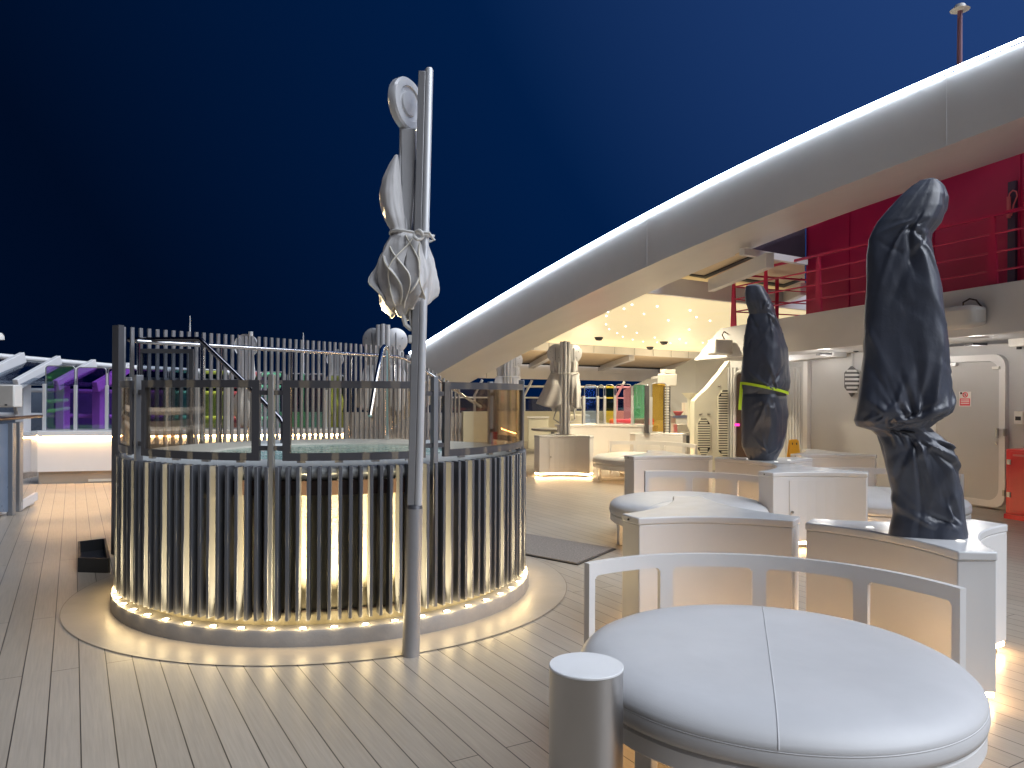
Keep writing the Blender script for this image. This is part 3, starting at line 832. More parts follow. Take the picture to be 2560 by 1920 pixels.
# hub disc
hc = P(1016, 262, 0.06); ax = Vector((0.86, -0.50, 0.04)).normalized()
up_ = Vector((0, 0, 1)); sd_ = ax.cross(up_).normalized(); up_ = sd_.cross(ax)
def disc_rows(spec, tilt=0.0):
    rows = []
    for (r, w) in spec:
        rows.append([hc + ax * w + sd_ * (r * math.cos(2 * math.pi * j / 48)) + up_ * (r * 1.05 * math.sin(2 * math.pi * j / 48)) for j in range(48)])
    return rows
q = MB(); q.grid(disc_rows([(0.0, -0.03), (0.13, -0.03), (0.146, -0.018), (0.146, 0.018), (0.136, 0.03), (0.098, 0.03), (0.092, 0.02), (0.070, 0.018), (0.066, 0.03), (0.0, 0.036)])); q.build('hub_disc', M['alu'], pa, sharp=40)
# arm and struts
q = MB(); q.beam(P(1022, 325, 0.05), P(1032, 800, 0.05), 0.07, 0.085, up=(1, 0, 0)); q.build('arm', M['alu'], pa, bevel=0.006)
for dx in (0, 9, 17):
    q = MB(); q.tube([P(1003 + dx, 320, 0.03 + dx * .001), P(1000 + dx * 1.1, 470, 0.03), P(1008 + dx, 580, 0.02)], 0.009, 8); q.build('rib', M['alu'], pa)
for dx in (0, 5):
    q = MB(); q.tube([P(1043 - dx, 400, -0.0), P(1029 + dx, 580, -0.01)], 0.0035, 6); q.build('strut', M['chrome'], pa)
# upper twist of canvas
prof = [(385, 986, 994), (410, 972, 997), (445, 957, 1000), (485, 950, 1003), (520, 953, 1006), (548, 962, 1010), (570, 974, 1012), (582, 978, 1014)]
rings = px_rings(prof, Y1, 1.25, 0.05, 0.02)
q = MB(); q.grid(fold_loft(rings, 64, wr=0.05, seed=1.0, folds=4, sub=5), caps=True); q.build('canvas_twist', M['cloth'], pa, sharp=80)
# lower bunch with frilled hem
prof = [(581, 980, 1050, .03), (592, 968, 1060, .05), (612, 956, 1070, .07), (640, 948, 1079, .09), (672, 943, 1086, .10), (700, 941, 1088, .11), (722, 943, 1085, .12), (742, 949, 1077, .13), (758, 960, 1066, .13), (772, 976, 1050, .13)]
rings = px_rings(prof, Y1, 0.85, dy=0.05)
rows = fold_loft(rings, 200, wr=0.06, seed=3.7, folds=5, sub=6)
for row in rows:
    for j, p in enumerate(row):
        th = 2 * math.pi * j / len(row); c_ = Vector((rings[0][1], Y1 + 0.05)); k0 = (rings[0][0] - p.z) / 0.45
        ph = 6 * th + 7.5 * k0 + 2.0 * noise.noise(Vector((math.cos(th) * 1.3, math.sin(th) * 1.3, p.z * 3)))
        cr_ = 1 - 2 * abs(math.sin(ph / 2)) ** 0.6
        k = 1 + 0.085 * min(1, k0 * 2.5) * cr_
        row[j] = Vector((c_.x + (p.x - c_.x) * k, c_.y + (p.y - c_.y) * k, p.z))
c0_ = Vector((rings[0][1], Y1 + 0.05))
for i, row in enumerate(rows):
    g = (i / (len(rows) - 1)) ** 1.5
    for j, p in enumerate(row):
        th = 2 * math.pi * j / len(row)
        p.z += g * (0.028 * math.sin(5 * th + 1.0) + 0.035 * noise.noise(Vector((3 * math.cos(th), 3 * math.sin(th), 4)))) - g * 0.02
inner = [[Vector((c0_.x + (p.x - c0_.x) * k, c0_.y + (p.y - c0_.y) * k, p.z + dz)) for p in rows[-1]] for k, dz in ((0.93, 0.03), (0.55, 0.06), (0.2, 0.09))]
q = MB(); q.grid(rows + inner); bun = q.build('canvas_bunch', M['cloth'], pa, sharp=80)
q = MB(); q.tube(rows[-1] + [rows[-1][0]], 0.0045, 6, caps=False); q.build('hem', M['hem'], bun)
# rolled flaps of canvas with pale hems
def bunch_r(z):
    for i in range(len(rings) - 1):
        if rings[i][0] >= z >= rings[i + 1][0]:
            t = (rings[i][0] - z) / (rings[i][0] - rings[i + 1][0]); return rings[i][3] + (rings[i + 1][3] - rings[i][3]) * t, rings[i][1]
    return rings[-1][3], rings[-1][1]
for (th0, sw, zs, ze, lift, wd_) in ((-2.75, 0.75, .03, .40, .040, .55), (-2.25, 0.55, .08, .42, .050, .60), (-1.75, 0.65, .02, .37, .045, .55), (-1.15, -0.55, .04, .41, .045, -.60), (-0.55, -0.45, .06, .34, .040, -.55), (-3.3, 0.5, .10, .38, .05, .5)):
    rr_ = []; hem = []
    for i in range(25):
        t = i / 24; z = rings[0][0] - (zs + (ze - zs) * t); r, cx = bunch_r(max(z, rings[-1][0] + .001))
        th = th0 + sw * t + 0.18 * math.sin(5 * t + th0 * 3); g = math.sin(math.pi * min(1, t * 0.75 + .02)) ** 0.7
        row = []
        for k in range(9):
            u = k / 8; a = th + wd_ * g * u; rad = r * 1.0 + lift * g * (u ** 1.4) * (1.0 + 0.35 * math.sin(9 * t + th0)) - 0.010
            if u > 0.8: a -= wd_ * g * (u - 0.8) * 1.2
            row.append(Vector((cx + rad * math.cos(a), Y1 + 0.05 + rad * 0.9 * math.sin(a), z - 0.03 * u * g)))
        rr_.append(row); hem.append(row[-1])
    q = MB(); q.grid(rr_, wrap=False); fo = q.build('canvas_flap', M['cloth'], pa, sharp=80)
    so2 = fo.modifiers.new('thickness', 'SOLIDIFY'); so2.thickness = 0.003
    q = MB(); q.tube(hem, 0.0042, 6); q.build('hem', M['hem'], fo)
# tie rope with knot
q = MB(); rp_ = []
for j in range(41):
    th = 2 * math.pi * j / 40
    A_, B_ = P(974, 582), P(1083, 588)
    rp_.append(Vector(((A_.x + B_.x) / 2 + (B_.x - A_.x) / 2 * math.cos(th), Y1 + 0.02 + 0.085 * math.sin(th), A_.z + (B_.z - A_.z) * (1 + math.cos(th)) / 2 + 0.008 * math.sin(2 * th))))
q.tube(rp_, 0.008, 8, caps=False)
kn = P(1046, 588, -0.09)
q.tube([kn + Vector((0.024 * math.cos(t * .5), -0.012 * math.sin(t * .9), 0.026 * math.sin(t * .5))) for t in range(14)], 0.010, 8)
q.tube([kn + Vector((-0.01, 0, 0.02)), kn + Vector((0.06, 0.0, 0.012)), kn + Vector((0.085, 0.03, -0.02)), kn + Vector((0.06, 0.02, -0.03))], 0.009, 8)
q.build('rope_tie', M['rope'], pa)
# pull handle
q = MB(); q.tube([P(1006, 762), P(1008, 790), P(1014, 812), P(1026, 822), P(1034, 823)], 0.014, 10); q.tube([P(1024, 770), P(1027, 800), P(1030, 815)], 0.009, 8); q.build('handle', M['plastic'], pa)
q = MB(); q.box(P(1028, 848), (0.03, 0.04, 0.045)); q.build('crank_box', M['plastic'], pa, bevel=0.004)

# --- distant double parasols on a mast
def double_parasol(label, x, y, zb, ztop, flare=0.3, sk=0.0):
    t = thing('double_parasol', label, 'parasol', (x, y, zb), 0, 'folded grey parasols in pairs on one mast')
    h = ztop - zb
    for dx in (-0.065, 0.0, 0.065):
        yy = -0.16 if dx == 0 else -0.145
        q = MB(); q.cyl((dx, yy, 0), (dx, yy, h - (0 if dx == 0 else 0.01)), 0.034, 14); q.build('mast', M['alu'], t, local=True)
    q = MB(); q.lathe([(0.16, 0.001), (0.16, 0.012), (0, 0.014)], (0, -0.1, 0), 24); q.build('base_plate', M['steel'], t, local=True)
    for s_ in (-1, 1):
        cz = h - 0.22; cx = s_ * 0.15
        a_ = Vector((s_ * 0.35, -0.93, 0)).normalized(); u_ = Vector((0, 0, 1)); w_ = a_.cross(u_).normalized(); rows = []
        for (r, w) in ((0.0, 0.05), (0.16, 0.05), (0.175, 0.035), (0.175, -0.035), (0.15, -0.05), (0.0, -0.055)):
            rows.append([Vector((cx, 0.0, cz)) - a_ * w + w_ * (r * math.cos(2 * math.pi * j / 32)) + u_ * (r * math.sin(2 * math.pi * j / 32)) for j in range(32)])
        q = MB(); q.grid(rows); hd = q.build('hub_disc', M['alu'], t, local=True, sharp=40)
        q = MB()
        fc = Vector((cx, 0, cz)) + a_ * 0.056
        q.beam(fc + u_ * 0.09, fc - u_ * 0.13, 0.012, 0.01, up=tuple(a_))
        for k in range(5):
            an = 2 * math.pi * k / 5 + 0.3; q.cyl(fc + (w_ * math.cos(an) + u_ * math.sin(an)) * 0.10 - a_ * 0.004, fc + (w_ * math.cos(an) + u_ * math.sin(an)) * 0.10 + a_ * 0.004, 0.008, 8)
        q.build('hub_bolt', M['postmetal'], hd, local=True)
        z = cz
        fl = flare * (1.35 if s_ < 0 else 1.0)
        rings = [(z - 0.05, cx * 0.95, 0.04, 0.08, 0.08, .06), (z - 0.20, cx * 1.05, 0.04, 0.10, 0.09, .10), (z - 0.32, cx * 1.0, 0.04, 0.10, 0.09, .12), (z - 0.37, cx * 0.95, 0.04, 0.09, 0.08, .10),
                 (z - 0.45, cx * 1.05, 0.04, 0.11, 0.10, .12), (z - 0.70, cx * 1.15, 0.04, 0.12, 0.10, .16), (z - 0.95, cx * 1.1, 0.04, 0.10, 0.09, .2), (z - 1.08, cx * 1.0, 0.04, 0.05, 0.05, .2)]
        q = MB(); q.grid(fold_loft(rings, 64, wr=0.05, seed=2.0 + s_ + x, folds=6, sub=4), caps=True); cv_ = q.build('canvas', M['cloth'], t, local=True, sharp=80)
        zr = z - 0.37; sh = []
        cs = ((-.27, 0), (-.03, 0), (-.26 - .75 * flare, -.56), (.08, -.50)) if s_ < 0 else ((.07, 0), (.27, 0), (.10, -.56), (.24 + .2 * flare, -.66))
        for i in range(17):
            v = i / 16; row = []
            for k in range(17):
                u = k / 16
                xx = (cs[0][0] * (1 - u) + cs[1][0] * u) * (1 - v) + (cs[2][0] * (1 - u) + cs[3][0] * u) * v
                zz_ = zr + (cs[2][1] * (1 - u) + cs[3][1] * u) * v - 0.10 * v * math.sin(math.pi * u) * (1 if s_ < 0 else .4)
                yy = -0.07 - 0.13 * math.sin(math.pi * (0.15 + 0.8 * u)) * min(1, v * 2 + .3) + 0.035 * v * math.sin(13 * u + s_ + 3 * v)
                row.append(Vector((xx, yy, zz_)))
            sh.append(row)
        q = MB(); q.grid(sh, wrap=False); sf = q.build('canvas_flap', M['cloth'], cv_, local=True, sharp=80)
        sm_ = sf.modifiers.new('thickness', 'SOLIDIFY'); sm_.thickness = 0.004
        q = MB(); q.tube([Vector((cx + 0.02, -0.02, z - 1.0)), Vector((cx + 0.05 * s_, -0.03, z - 1.22)), Vector((cx * .5, -0.08, z - 1.30))], 0.014, 8); q.build('handle', M['alu'], t, local=True)
    q = MB(); q.tube([Vector((0.27 * math.cos(2 * math.pi * j / 24), -0.03 + 0.165 * math.sin(2 * math.pi * j / 24), h - 0.22 - 0.37 + 0.006 * math.sin(j))) for j in range(25)], 0.009, 6, caps=False); q.build('rope_tie', M['rope'], t, local=True)
    return t
double_parasol('folded grey double parasol with flared canvas on the white cabinet with glowing base', 0.975, 14.15, 0.75, 2.48, 0.36)
double_parasol('folded grey double parasol just above the right end of the hot tub screens', -0.09, 17.0, 0.0, 2.48, 0.2)
double_parasol('folded grey double parasol rising over the right end of the slat fence', -1.83, 10.9, 0.0, 2.48, 0.2)
def single_parasol(label, px, py, Y):
    top = dp(px, py, Y); t = thing('single_parasol', label, 'parasol', (top.x, Y, 0))
    h = top.z
    q = MB(); q.cyl((0.03, 0, 0), (0.03, 0, h), 0.035, 14); q.build('mast', M['alu'], t, local=True)
    rows = [[Vector((-0.06 + r * math.cos(2 * math.pi * j / 32), w, h - 0.22 + r * math.sin(2 * math.pi * j / 32))) for j in range(32)] for r, w in ((0, .04), (.17, .04), (.185, .02), (.185, .10), (0, .11))]
    q = MB(); q.grid(rows); q.build('hub_disc', M['alu'], t, local=True, sharp=40)
    rings = [(h - 0.3, -0.06, 0.09, .10, .09, .06), (h - 0.7, -0.06, 0.09, .12, .1, .12), (h - 0.85, -0.06, 0.09, .09, .08, .1), (h - 1.2, -0.08, 0.09, .2, .15, .14), (h - 1.5, -0.06, 0.09, .1, .09, .2)]
    q = MB(); q.grid(fold_loft(rings, 48, wr=0.05, seed=px * .01, folds=6, sub=4), caps=True); q.build('canvas', M['cloth'], t, local=True, sharp=80)
    return t
single_parasol('folded grey parasol whose round hub shows above the left half of the slat fence', 622, 829, 12.0)
single_parasol('small far folded parasol glimpsed between the middle slats of the fence', 843, 873, 17.0)

# ================================================================== LEFT: LED counter, coloured panes, windbreak
ca, cb = Vector((-7.78, 12.25, 0)), Vector((-2.95, 13.55, 0))
cdv = (cb - ca).normalized(); cn = Vector((cdv.y, -cdv.x, 0))
cang = math.atan2(cdv.y, cdv.x)
co = thing('counter', 'long white counter with a warm light strip under its top, left behind the hot tub', 'counter', (ca + cb) / 2)
def ctr(u0, u1, v0, v1, z0, z1, name, mt_, par=co, bev=0.0):
    q = MB(); pts = [ca + cdv * u0 + cn * v0, ca + cdv * u1 + cn * v0, ca + cdv * u1 + cn * v1, ca + cdv * u0 + cn * v1]
    q.prism([(p.x, p.y) for p in pts], z0, z1); return q.build(name, mt_, par, bevel=bev)
CL = (cb - ca).length
ctr(0, CL, -0.55, 0.06, 0.775, 0.855, 'top', M['white'], bev=0.006)
ctr(0.03, CL - 0.03, -0.5, 0.0, 0.20, 0.7745, 'front_panel', M['white'])
ctr(0.12, CL - 0.1, -0.45, -0.06, 0.0, 0.1995, 'plinth', M['ring'])
ctr(0.03, CL - 0.03, 0.004, 0.03, 0.755, 0.773, 'light_strip', M['counterled'])
ctr(0.85, 1.3, -0.06, -0.05, 0.02, 0.06, 'drain_cover', M['hem'])

pane_no = 0
def pane(px0, px1, ytop, base_pt, zb, material, label, par):
    global pane_no
    a = base_pt(px0); c = base_pt(px1); d = (c - a).normalized(); n_ = Vector((d.y, -d.x, 0)); w = (c - a).length
    Y = (a.y + c.y) / 2; zt = dp((px0 + px1) / 2, ytop, Y).z
    r = 0.05; pts = []
    for (u, z, s0) in ((r, zb + 0.03, None), (w - r, zb + 0.03, None)): pass
    loop = [(0.016, zb + 0.02), (w - 0.016, zb + 0.02), (w - 0.016, zt - r)]
    for k in range(6):
        an = (math.pi / 2) * k / 5; loop.append((w - 0.016 - r + r * math.cos(an), zt - r + r * math.sin(an)))
    for k in range(6):
        an = math.pi / 2 + (math.pi / 2) * k / 5; loop.append((0.016 + r + r * math.cos(an), zt - r + r * math.sin(an)))
    pts = [a + d * u + Vector((0, 0, z)) for u, z in loop]
    q = MB(); q.slab(pts, n_, 0.012); t = q.build('glass_pane', material, par); t['label'] = label
    q = MB(); ed = [p + n_ * 0.006 for p in pts]; q.tube(ed + [ed[0]], 0.010, 6, caps=False); q.build('pane_edge', M['postmetal'], t)
    hp = (zt - zb) * 0.72
    for u in (0.0,):
        q = MB(); q.box(a + d * u + Vector((0, 0, zb + hp / 2 + 0.001)), (0.05, 0.09, hp), rz=math.atan2(d.y, d.x)); q.build('pane_post', M['alu'], par, bevel=0.004)
    return t
def on_counter(px):
    d = ray(px, 985); A_ = ca - cn * 0.30
    # ray hits the line A_ + cdv s
    s_ = (A_.x * d.y - A_.y * d.x) / (d.x * cdv.y - d.y * cdv.x)
    p = A_ + cdv * s_; return Vector((p.x, p.y, 0))
specs = [(112, 190, 915, 'purple', 'purple mirror glass pane at the left end of the lit counter'),
         (190, 268, 919, 'purple', 'purple mirror glass pane second from the left on the lit counter'),
         (268, 346, 921, 'purple', 'purple mirror glass pane half hidden by the left edge of the hot tub screen'),
         (346, 424, 924, 'purple', 'violet glass pane behind the tub gate'), (424, 500, 925, 'teal', 'teal glass pane behind the tub gate and handrail'),
         (500, 572, 926, 'lime', 'yellow lime glass pane seen between the left fence slats'), (572, 650, 928, 'rose', 'red tinted glass pane behind the fence, left of the middle screen post'),
         (650, 716, 930, 'green', 'green glass pane behind the middle screen post'), (716, 768, 934, 'green', 'green glass pane right of the middle screen post'),
         (768, 815, 935, 'teal', 'turquoise glass pane behind the middle fence slats'), (815, 862, 938, 'lime', 'pale lime glass pane at the right end of the lit counter')]
for (a_, c_, yt, k, lab) in specs:
    pane(a_, c_, yt, on_counter, 0.856, GL[k], lab, co)

# windbreak along the ship's side at left, canted glass above
wb = thing('windbreak', 'white canted steel windbreak frame with dark glass along the left side of the deck', 'windbreak', dp(150, 1000, 14.5))
def W_(px, py, Y): return dp(px, py, Y)
q = MB(); q.tube([W_(-260, 866, 13.3), W_(58, 896, 14.6), W_(310, 918, 15.6), W_(700, 938, 18)], 0.055, 12); q.build('top_rail', M['shipwhite'], wb)
for (x0, y0, Y0, x1, y1, Y1_) in ((58, 893, 14.5, -70, 957, 13.2), (148, 901, 14.9, 40, 962, 13.6), (236, 910, 15.2, 140, 964, 14.0), (322, 918, 15.6, 238, 968, 14.4), (-40, 885, 14.1, -170, 950, 12.9)):
    q = MB(); q.beam(W_(x0, y0, Y0), W_(x1, y1, Y1_), 0.10, 0.20); q.build('rafter', M['shipwhite'], wb, bevel=0.01)
    bz = W_(x1, y1, Y1_)
    q = MB(); q.box((bz.x + 0.25, bz.y + 1.0, bz.z / 2), (0.16, 0.22, bz.z)); q.build('post', M['shipwhite'], wb, bevel=0.01)
for (ya, yb, nm) in ((957, 972, 'mid_rail'), (974, 990, 'glazing_bar'), (1036, 1046, 'lower_rail')):
    q = MB(); q.tube([W_(-200, ya - 4, 13.4), W_(330, ya + 6, 15.6), W_(700, ya + 10, 18)], 0.042, 8); q.build(nm, M['shipwhite'], wb)
q = MB(); q.slab([W_(-200, 975, 13.9), W_(700, 985, 18.4), W_(700, 1075, 18.4), W_(-200, 1110, 13.9)], (0.3, -1, 0), 0.03); q.build('side_panel', M['bluegrey'], wb)
q = MB(); q.slab([W_(-200, 1105, 13.92), W_(700, 1072, 18.42), W_(700, 1120, 18.42), W_(-200, 1190, 13.92)], (0.3, -1, 0), 0.06); q.build('bulwark', M['shipwhite'], wb)
q = MB(); q.slab([W_(58, 897, 14.6), W_(310, 919, 15.6), W_(238, 966, 14.4), W_(-70, 955, 13.2)], (0.1, -0.8, -0.6), 0.02); q.build('roof_glass', M['smoke'], wb)

for i, y in enumerate((2.0, 4.0, 6.0, 8.0, 10.0)):
    x = -6.9 - 0.11 * y
    q = MB(); q.box((x - .5, y, 0.95), (0.2, 0.16, 1.9)); q.build('post', M['shipwhite'], wb, bevel=0.01)
    q = MB(); q.beam((x - .5, y, 1.85), (x + .45, y, 2.35), 0.10, 0.20); q.build('rafter', M['shipwhite'], wb, bevel=0.01)
for (dx, z, nm) in ((0.45, 2.36, 'top_rail'), (-.5, 1.86, 'mid_rail'), (-.45, 1.25, 'glazing_bar'), (-.42, 1.0, 'lower_rail')):
    q = MB(); q.tube([(-7.0 + dx, 1, z), (-8.05 + dx, 10.5, z)], 0.05, 8); q.build(nm, M['shipwhite'], wb)

# left railing with speaker post
lp = gp(32, 1336, 0)
lr = thing('side_railing', 'steel railing with dark wooden handrail at the left edge of the deck', 'railing', gp(30, 1290, 0))
YL = 9.2
for px in (-40, 28, 46):
    a = dp(px, 1300, YL + (0.3 if px == 46 else 0)); q = MB(); q.box((a.x, a.y, 0.56), (0.07, 0.07, 1.12)); q.build('post', M['postmetal'], lr, bevel=0.005)
q = MB(); q.beam(dp(-60, 1053, YL - 0.6), dp(98, 1040, YL + 0.9), 0.10, 0.035); q.build('handrail', M['wood'], lr, bevel=0.01)
q = MB(); q.slab([dp(-60, 1066, YL - .5), dp(26, 1058, YL), dp(26, 1280, YL), dp(-60, 1280, YL - .5)], (0, 1, 0), 0.012); q.build('side_panel', M['bluegrey'], lr)
q = MB(); q.slab([dp(50, 1080, YL + .3), dp(92, 1075, YL + .9), dp(92, 1190, YL + .9), dp(50, 1200, YL + .3)], (0, 1, 0), 0.012); q.build('glass_panel', M['clear'], lr)
q = MB(); q.beam(dp(-60, 1300, YL - 0.5), dp(80, 1262, YL + 0.9), 0.05, 0.12); q.beam(dp(50, 1265, YL + 0.3), dp(90, 1240, YL + 0.9), 0.04, 0.1); q.build('kick_rail', M['shipwhite'], lr)
spk = thing('wall_speaker', 'white box loudspeaker on a post at the far left edge', 'speaker', dp(25, 1020, YL - 0.12))
c_ = dp(25, 990, YL - 0.12)
q = MB(); q.box(c_, (0.20, 0.16, 0.268)); q.build('body', M['plastic'], spk, bevel=0.012)
q = MB(); q.box(c_ + Vector((0, -0.083, 0.0)), (0.175, 0.004, 0.24)); q.build('grille', M['mesh_'], spk)
q = MB(); q.box(c_ + Vector((0.01, -0.087, -0.105)), (0.03, 0.004, 0.018)); q.build('badge', M['dark'], spk)
q = MB(); q.cyl((c_.x, c_.y + 0.09, c_.z - 0.14), (c_.x, c_.y + 0.12, c_.z - 0.22), 0.02, 10); q.build('bracket', M['postmetal'], spk)
dm = dp(-6, 846, 12.0)
rd = thing('deck_lamp', 'white domed lamp head at the far left edge against the sky', 'lamp', (dm.x, dm.y, 0))
q = MB(); q.lathe([(0.0, 0.10), (0.06, 0.085), (0.09, 0.04), (0.095, -0.02), (0, -0.03)], dm, 24); q.build('dome', M['plastic'], rd)
q = MB(); q.cyl((dm.x - 0.03, dm.y, 0), (dm.x - 0.03, dm.y, dm.z - 0.03), 0.03, 12); q.build('pole', M['postmetal'], rd)
for (px, y0, Y, lab) in ((475, 790, 13.0, 'thin whip antenna standing up behind the left fence slats'), (758, 832, 13.8, 'thin whip antenna standing up behind the middle of the fence')):
    tp = dp(px, y0, Y); t = thing('antenna', lab, 'antenna', (tp.x, tp.y, 0))
    q = MB(); q.tube([(tp.x, tp.y, 0), (tp.x, tp.y, tp.z - .5), tp], [0.025, 0.02, 0.008], 8); q.build('rod', M['alu'], t)
    q = MB(); q.cyl((tp.x, tp.y, 0), (tp.x, tp.y, 0.3), 0.05, 10); q.build('mount', M['alu'], t)

# ================================================================== ARCH BEAM WITH LED
ea, eb = Vector((5.39, 8.0)), Vector((-1.66, 15.0))
edir = (eb - ea)
en = Vector((edir.y, -edir.x)).normalized()
if en.y < 0: en = -en
def on_line(px, off=0.0):
    d = ray(px, 985); A_ = ea + en * off
    s_ = (A_.x * d.y - A_.y * d.x) / (d.x * edir.y - d.y * edir.x)
    return (A_ + edir * s_).y
led = [(2900, -45), (2700, 45), (2560, 105), (2410, 168), (2255, 236), (2110, 300), (1960, 367), (1830, 432), (1702, 500), (1600, 551), (1500, 604), (1400, 658), (1300, 716), (1220, 764), (1146, 810), (1070, 861), (1020, 893), (960, 925)]
fb = [(2900, 155), (2700, 235), (2560, 293), (2410, 349), (2255, 406), (2110, 462), (1960, 521), (1830, 577), (1702, 630), (1600, 674), (1500, 720), (1400, 769), (1300, 820), (1220, 863), (1146, 906), (1070, 951), (1020, 981), (960, 1016)]
sb = [(2900, 262), (2700, 332), (2560, 380), (2410, 431), (2255, 484), (2110, 540), (1960, 594), (1830, 643), (1702, 694), (1600, 740), (1500, 785), (1400, 834), (1300, 886), (1220, 933), (1146, 980), (1070, 1020), (1020, 1045), (960, 1070)]
import numpy as np
def smooth_edge(pts, deg=4):
    xs = np.array([p[0] for p in pts], float); ys = np.array([p[1] for p in pts], float)
    c_ = np.polyfit((xs - 1800) / 900, ys, deg); X = np.linspace(2900, 940, 56)
    return [(float(x), float(np.polyval(c_, (x - 1800) / 900))) for x in X]
led, fb, sb = smooth_edge(led), smooth_edge(fb), smooth_edge(sb)
rows = []; strip = []
for (l, f_, s_) in zip(led, fb, sb):
    yf = on_line(l[0]); yb = on_line(s_[0], 1.6)
    T, B, K = dp(l[0], l[1], yf), dp(f_[0], f_[1], yf), dp(s_[0], s_[1], yb)
    n3 = Vector((en.x, en.y, 0))
    KT = Vector((T.x, T.y, T.z)) + n3 * 1.6
    T2 = T - n3 * 0.02
    rows.append([T, B, K, KT]); strip.append(T - n3 * 0.014 + Vector((0, 0, 0.031)))
ar = thing('arch_beam', 'huge white arched steel beam sweeping over the deck, rimmed by a bright white light line', 'beam', Vector((rows[28][1].x, rows[28][1].y, rows[28][1].z)))
# subdivide the profile so that it reads as one smooth curve
q = MB(); q.grid(rows, caps=True); q.build('beam', M['shipwhite'], ar, sharp=30)
def split_strip(i0, i1, t0=0.0, t1=1.0):
    pts = strip[i0:i1 + 1]; pts = list(pts)
    a0 = pts[0] + (pts[1] - pts[0]) * t0; a1 = pts[-2] + (pts[-1] - pts[-2]) * t1
    return [a0] + pts[1:-1] + [a1]
for seg in (split_strip(0, 49, 0, 0.97), split_strip(49, 53, 0.12, 0.6), split_strip(53, 55, 0.2, 0.4)):
    q = MB(); q.tube(seg, 0.019, 8); q.build('light_strip', M['led'], ar)
q = MB()
for i in range(2, len(strip) - 1, 3):
    p = strip[i]; q.box(p + Vector((en.x * .02, en.y * .02, -0.024)), (0.03, 0.03, 0.012))
q.build('strip_clip', M['plastic'], ar)
q = MB(); n3 = Vector((en.x, en.y, 0))
for i in (15, 36):
    T, B = rows[i][0] - n3 * .003, rows[i][1] - n3 * .003; q.beam(T * .98 + B * .02, B * .99 + T * .01, 0.010, 0.0062, up=tuple(n3))
q.build('weld_seam', M['shipwhite'], ar)
q = MB()
pA, pB = dp(2060, 535, on_line(2060) + 0.5), dp(2122, 515, on_line(2122) + 0.5)
fl = dp(2046, 548, on_line(2046, 1.62)); fl2 = dp(2122, 516, on_line(2122, 1.62))
q.beam(fl, fl2, 0.10, 0.07); q.build('soffit_lamp', M['hem'], ar)

# ================================================================== RIGHT: wall with door, bulwark, red deck house
wd = Vector((-0.375, 0.927, 0)).normalized(); wo = Vector((6.3, 10.5, 0)); wn = Vector((-wd.y, wd.x, 0))
if wn.y > 0: wn = -wn                                             # towards camera / deck
def on_wall(px, off=0.0):
    d = ray(px, 985); A_ = wo + wn * off
    s_ = (A_.x * d.y - A_.y * d.x) / (d.x * wd.y - d.y * wd.x)
    p = A_ + wd * s_; return p
def wp(px, py, off=0.0):
    p = on_wall(px, off); return dp(px, py, p.y)
wl = thing('deck_wall', 'grey painted steel wall with the metal door at the right of the deck', 'wall', on_wall(2100))
e_l, e_r = on_wall(1824), wo - wd * 7
q = MB(); q.prism([(p.x, p.y) for p in (e_l, e_r, e_r - wn * 0.2, e_l - wn * 0.2)], 0, 2.20); q.build('wall', M['greywall'], wl)
# fluted panels
q = MB()
for (x0, x1, n_, za, zb_) in ((1826, 1842, 3, 0.05, 2.05), (1968, 2012, 7, 0.1, 2.0)):
    for i in range(n_):
        p = on_wall(x0 + (x1 - x0) * i / (n_ - 1)); q.beam(Vector((p.x, p.y, za)) + wn * 0.03, Vector((p.x, p.y, zb_)) + wn * 0.03, 0.055, 0.055, up=tuple(wn))
q.build('fluted_panel', M['greywall'], wl)
q = MB(); p = on_wall(2022); q.beam(Vector((p.x, p.y, 0.05)) + wn * 0.04, Vector((p.x, p.y, 2.12)) + wn * 0.04, 0.10, 0.08, up=tuple(wn)); q.build('pilaster', M['shipwhite'], wl)
pa_, pb_ = wp(1975, 893, .25), wp(2100, 880, .25)
q = MB(); q.beam(pa_, pb_, 0.3, 0.16); q.build('duct', M['greywall'], wl, bevel=0.01)
# dark doorway with magenta lamp, half hidden
dwy = thing('doorway', 'dark doorway with rounded frame half hidden by the strapped parasol cover', 'door', on_wall(1862))
a, c_ = on_wall(1840, 0.01), on_wall(1900, 0.01)
q = MB(); dd = (c_ - a).normalized()
q.slab([Vector((a.x, a.y, .02)), Vector((c_.x, c_.y, .02)), Vector((c_.x, c_.y, 1.95)), Vector((a.x, a.y, 1.95)) + dd * 0.1, Vector((a.x, a.y, 1.85))], wn, 0.02); q.build('opening', M['brown'], dwy)
q = MB(); q.tube([Vector((a.x, a.y, 0.02)) + wn * .03, Vector((a.x, a.y, 1.82)) + wn * .03, Vector((a.x, a.y, 1.92)) + wn * .03 + dd * .04, Vector((a.x, a.y, 1.96)) + wn * .03 + dd * .13, Vector((c_.x, c_.y, 1.96)) + wn * .03], 0.035, 8); q.build('frame', M['greywall'], dwy)
mg = wp(1843, 1062, 0.06); q = MB(); q.box(mg, (0.08, 0.05, 0.05)); q.build('lamp', M['magenta'], dwy)
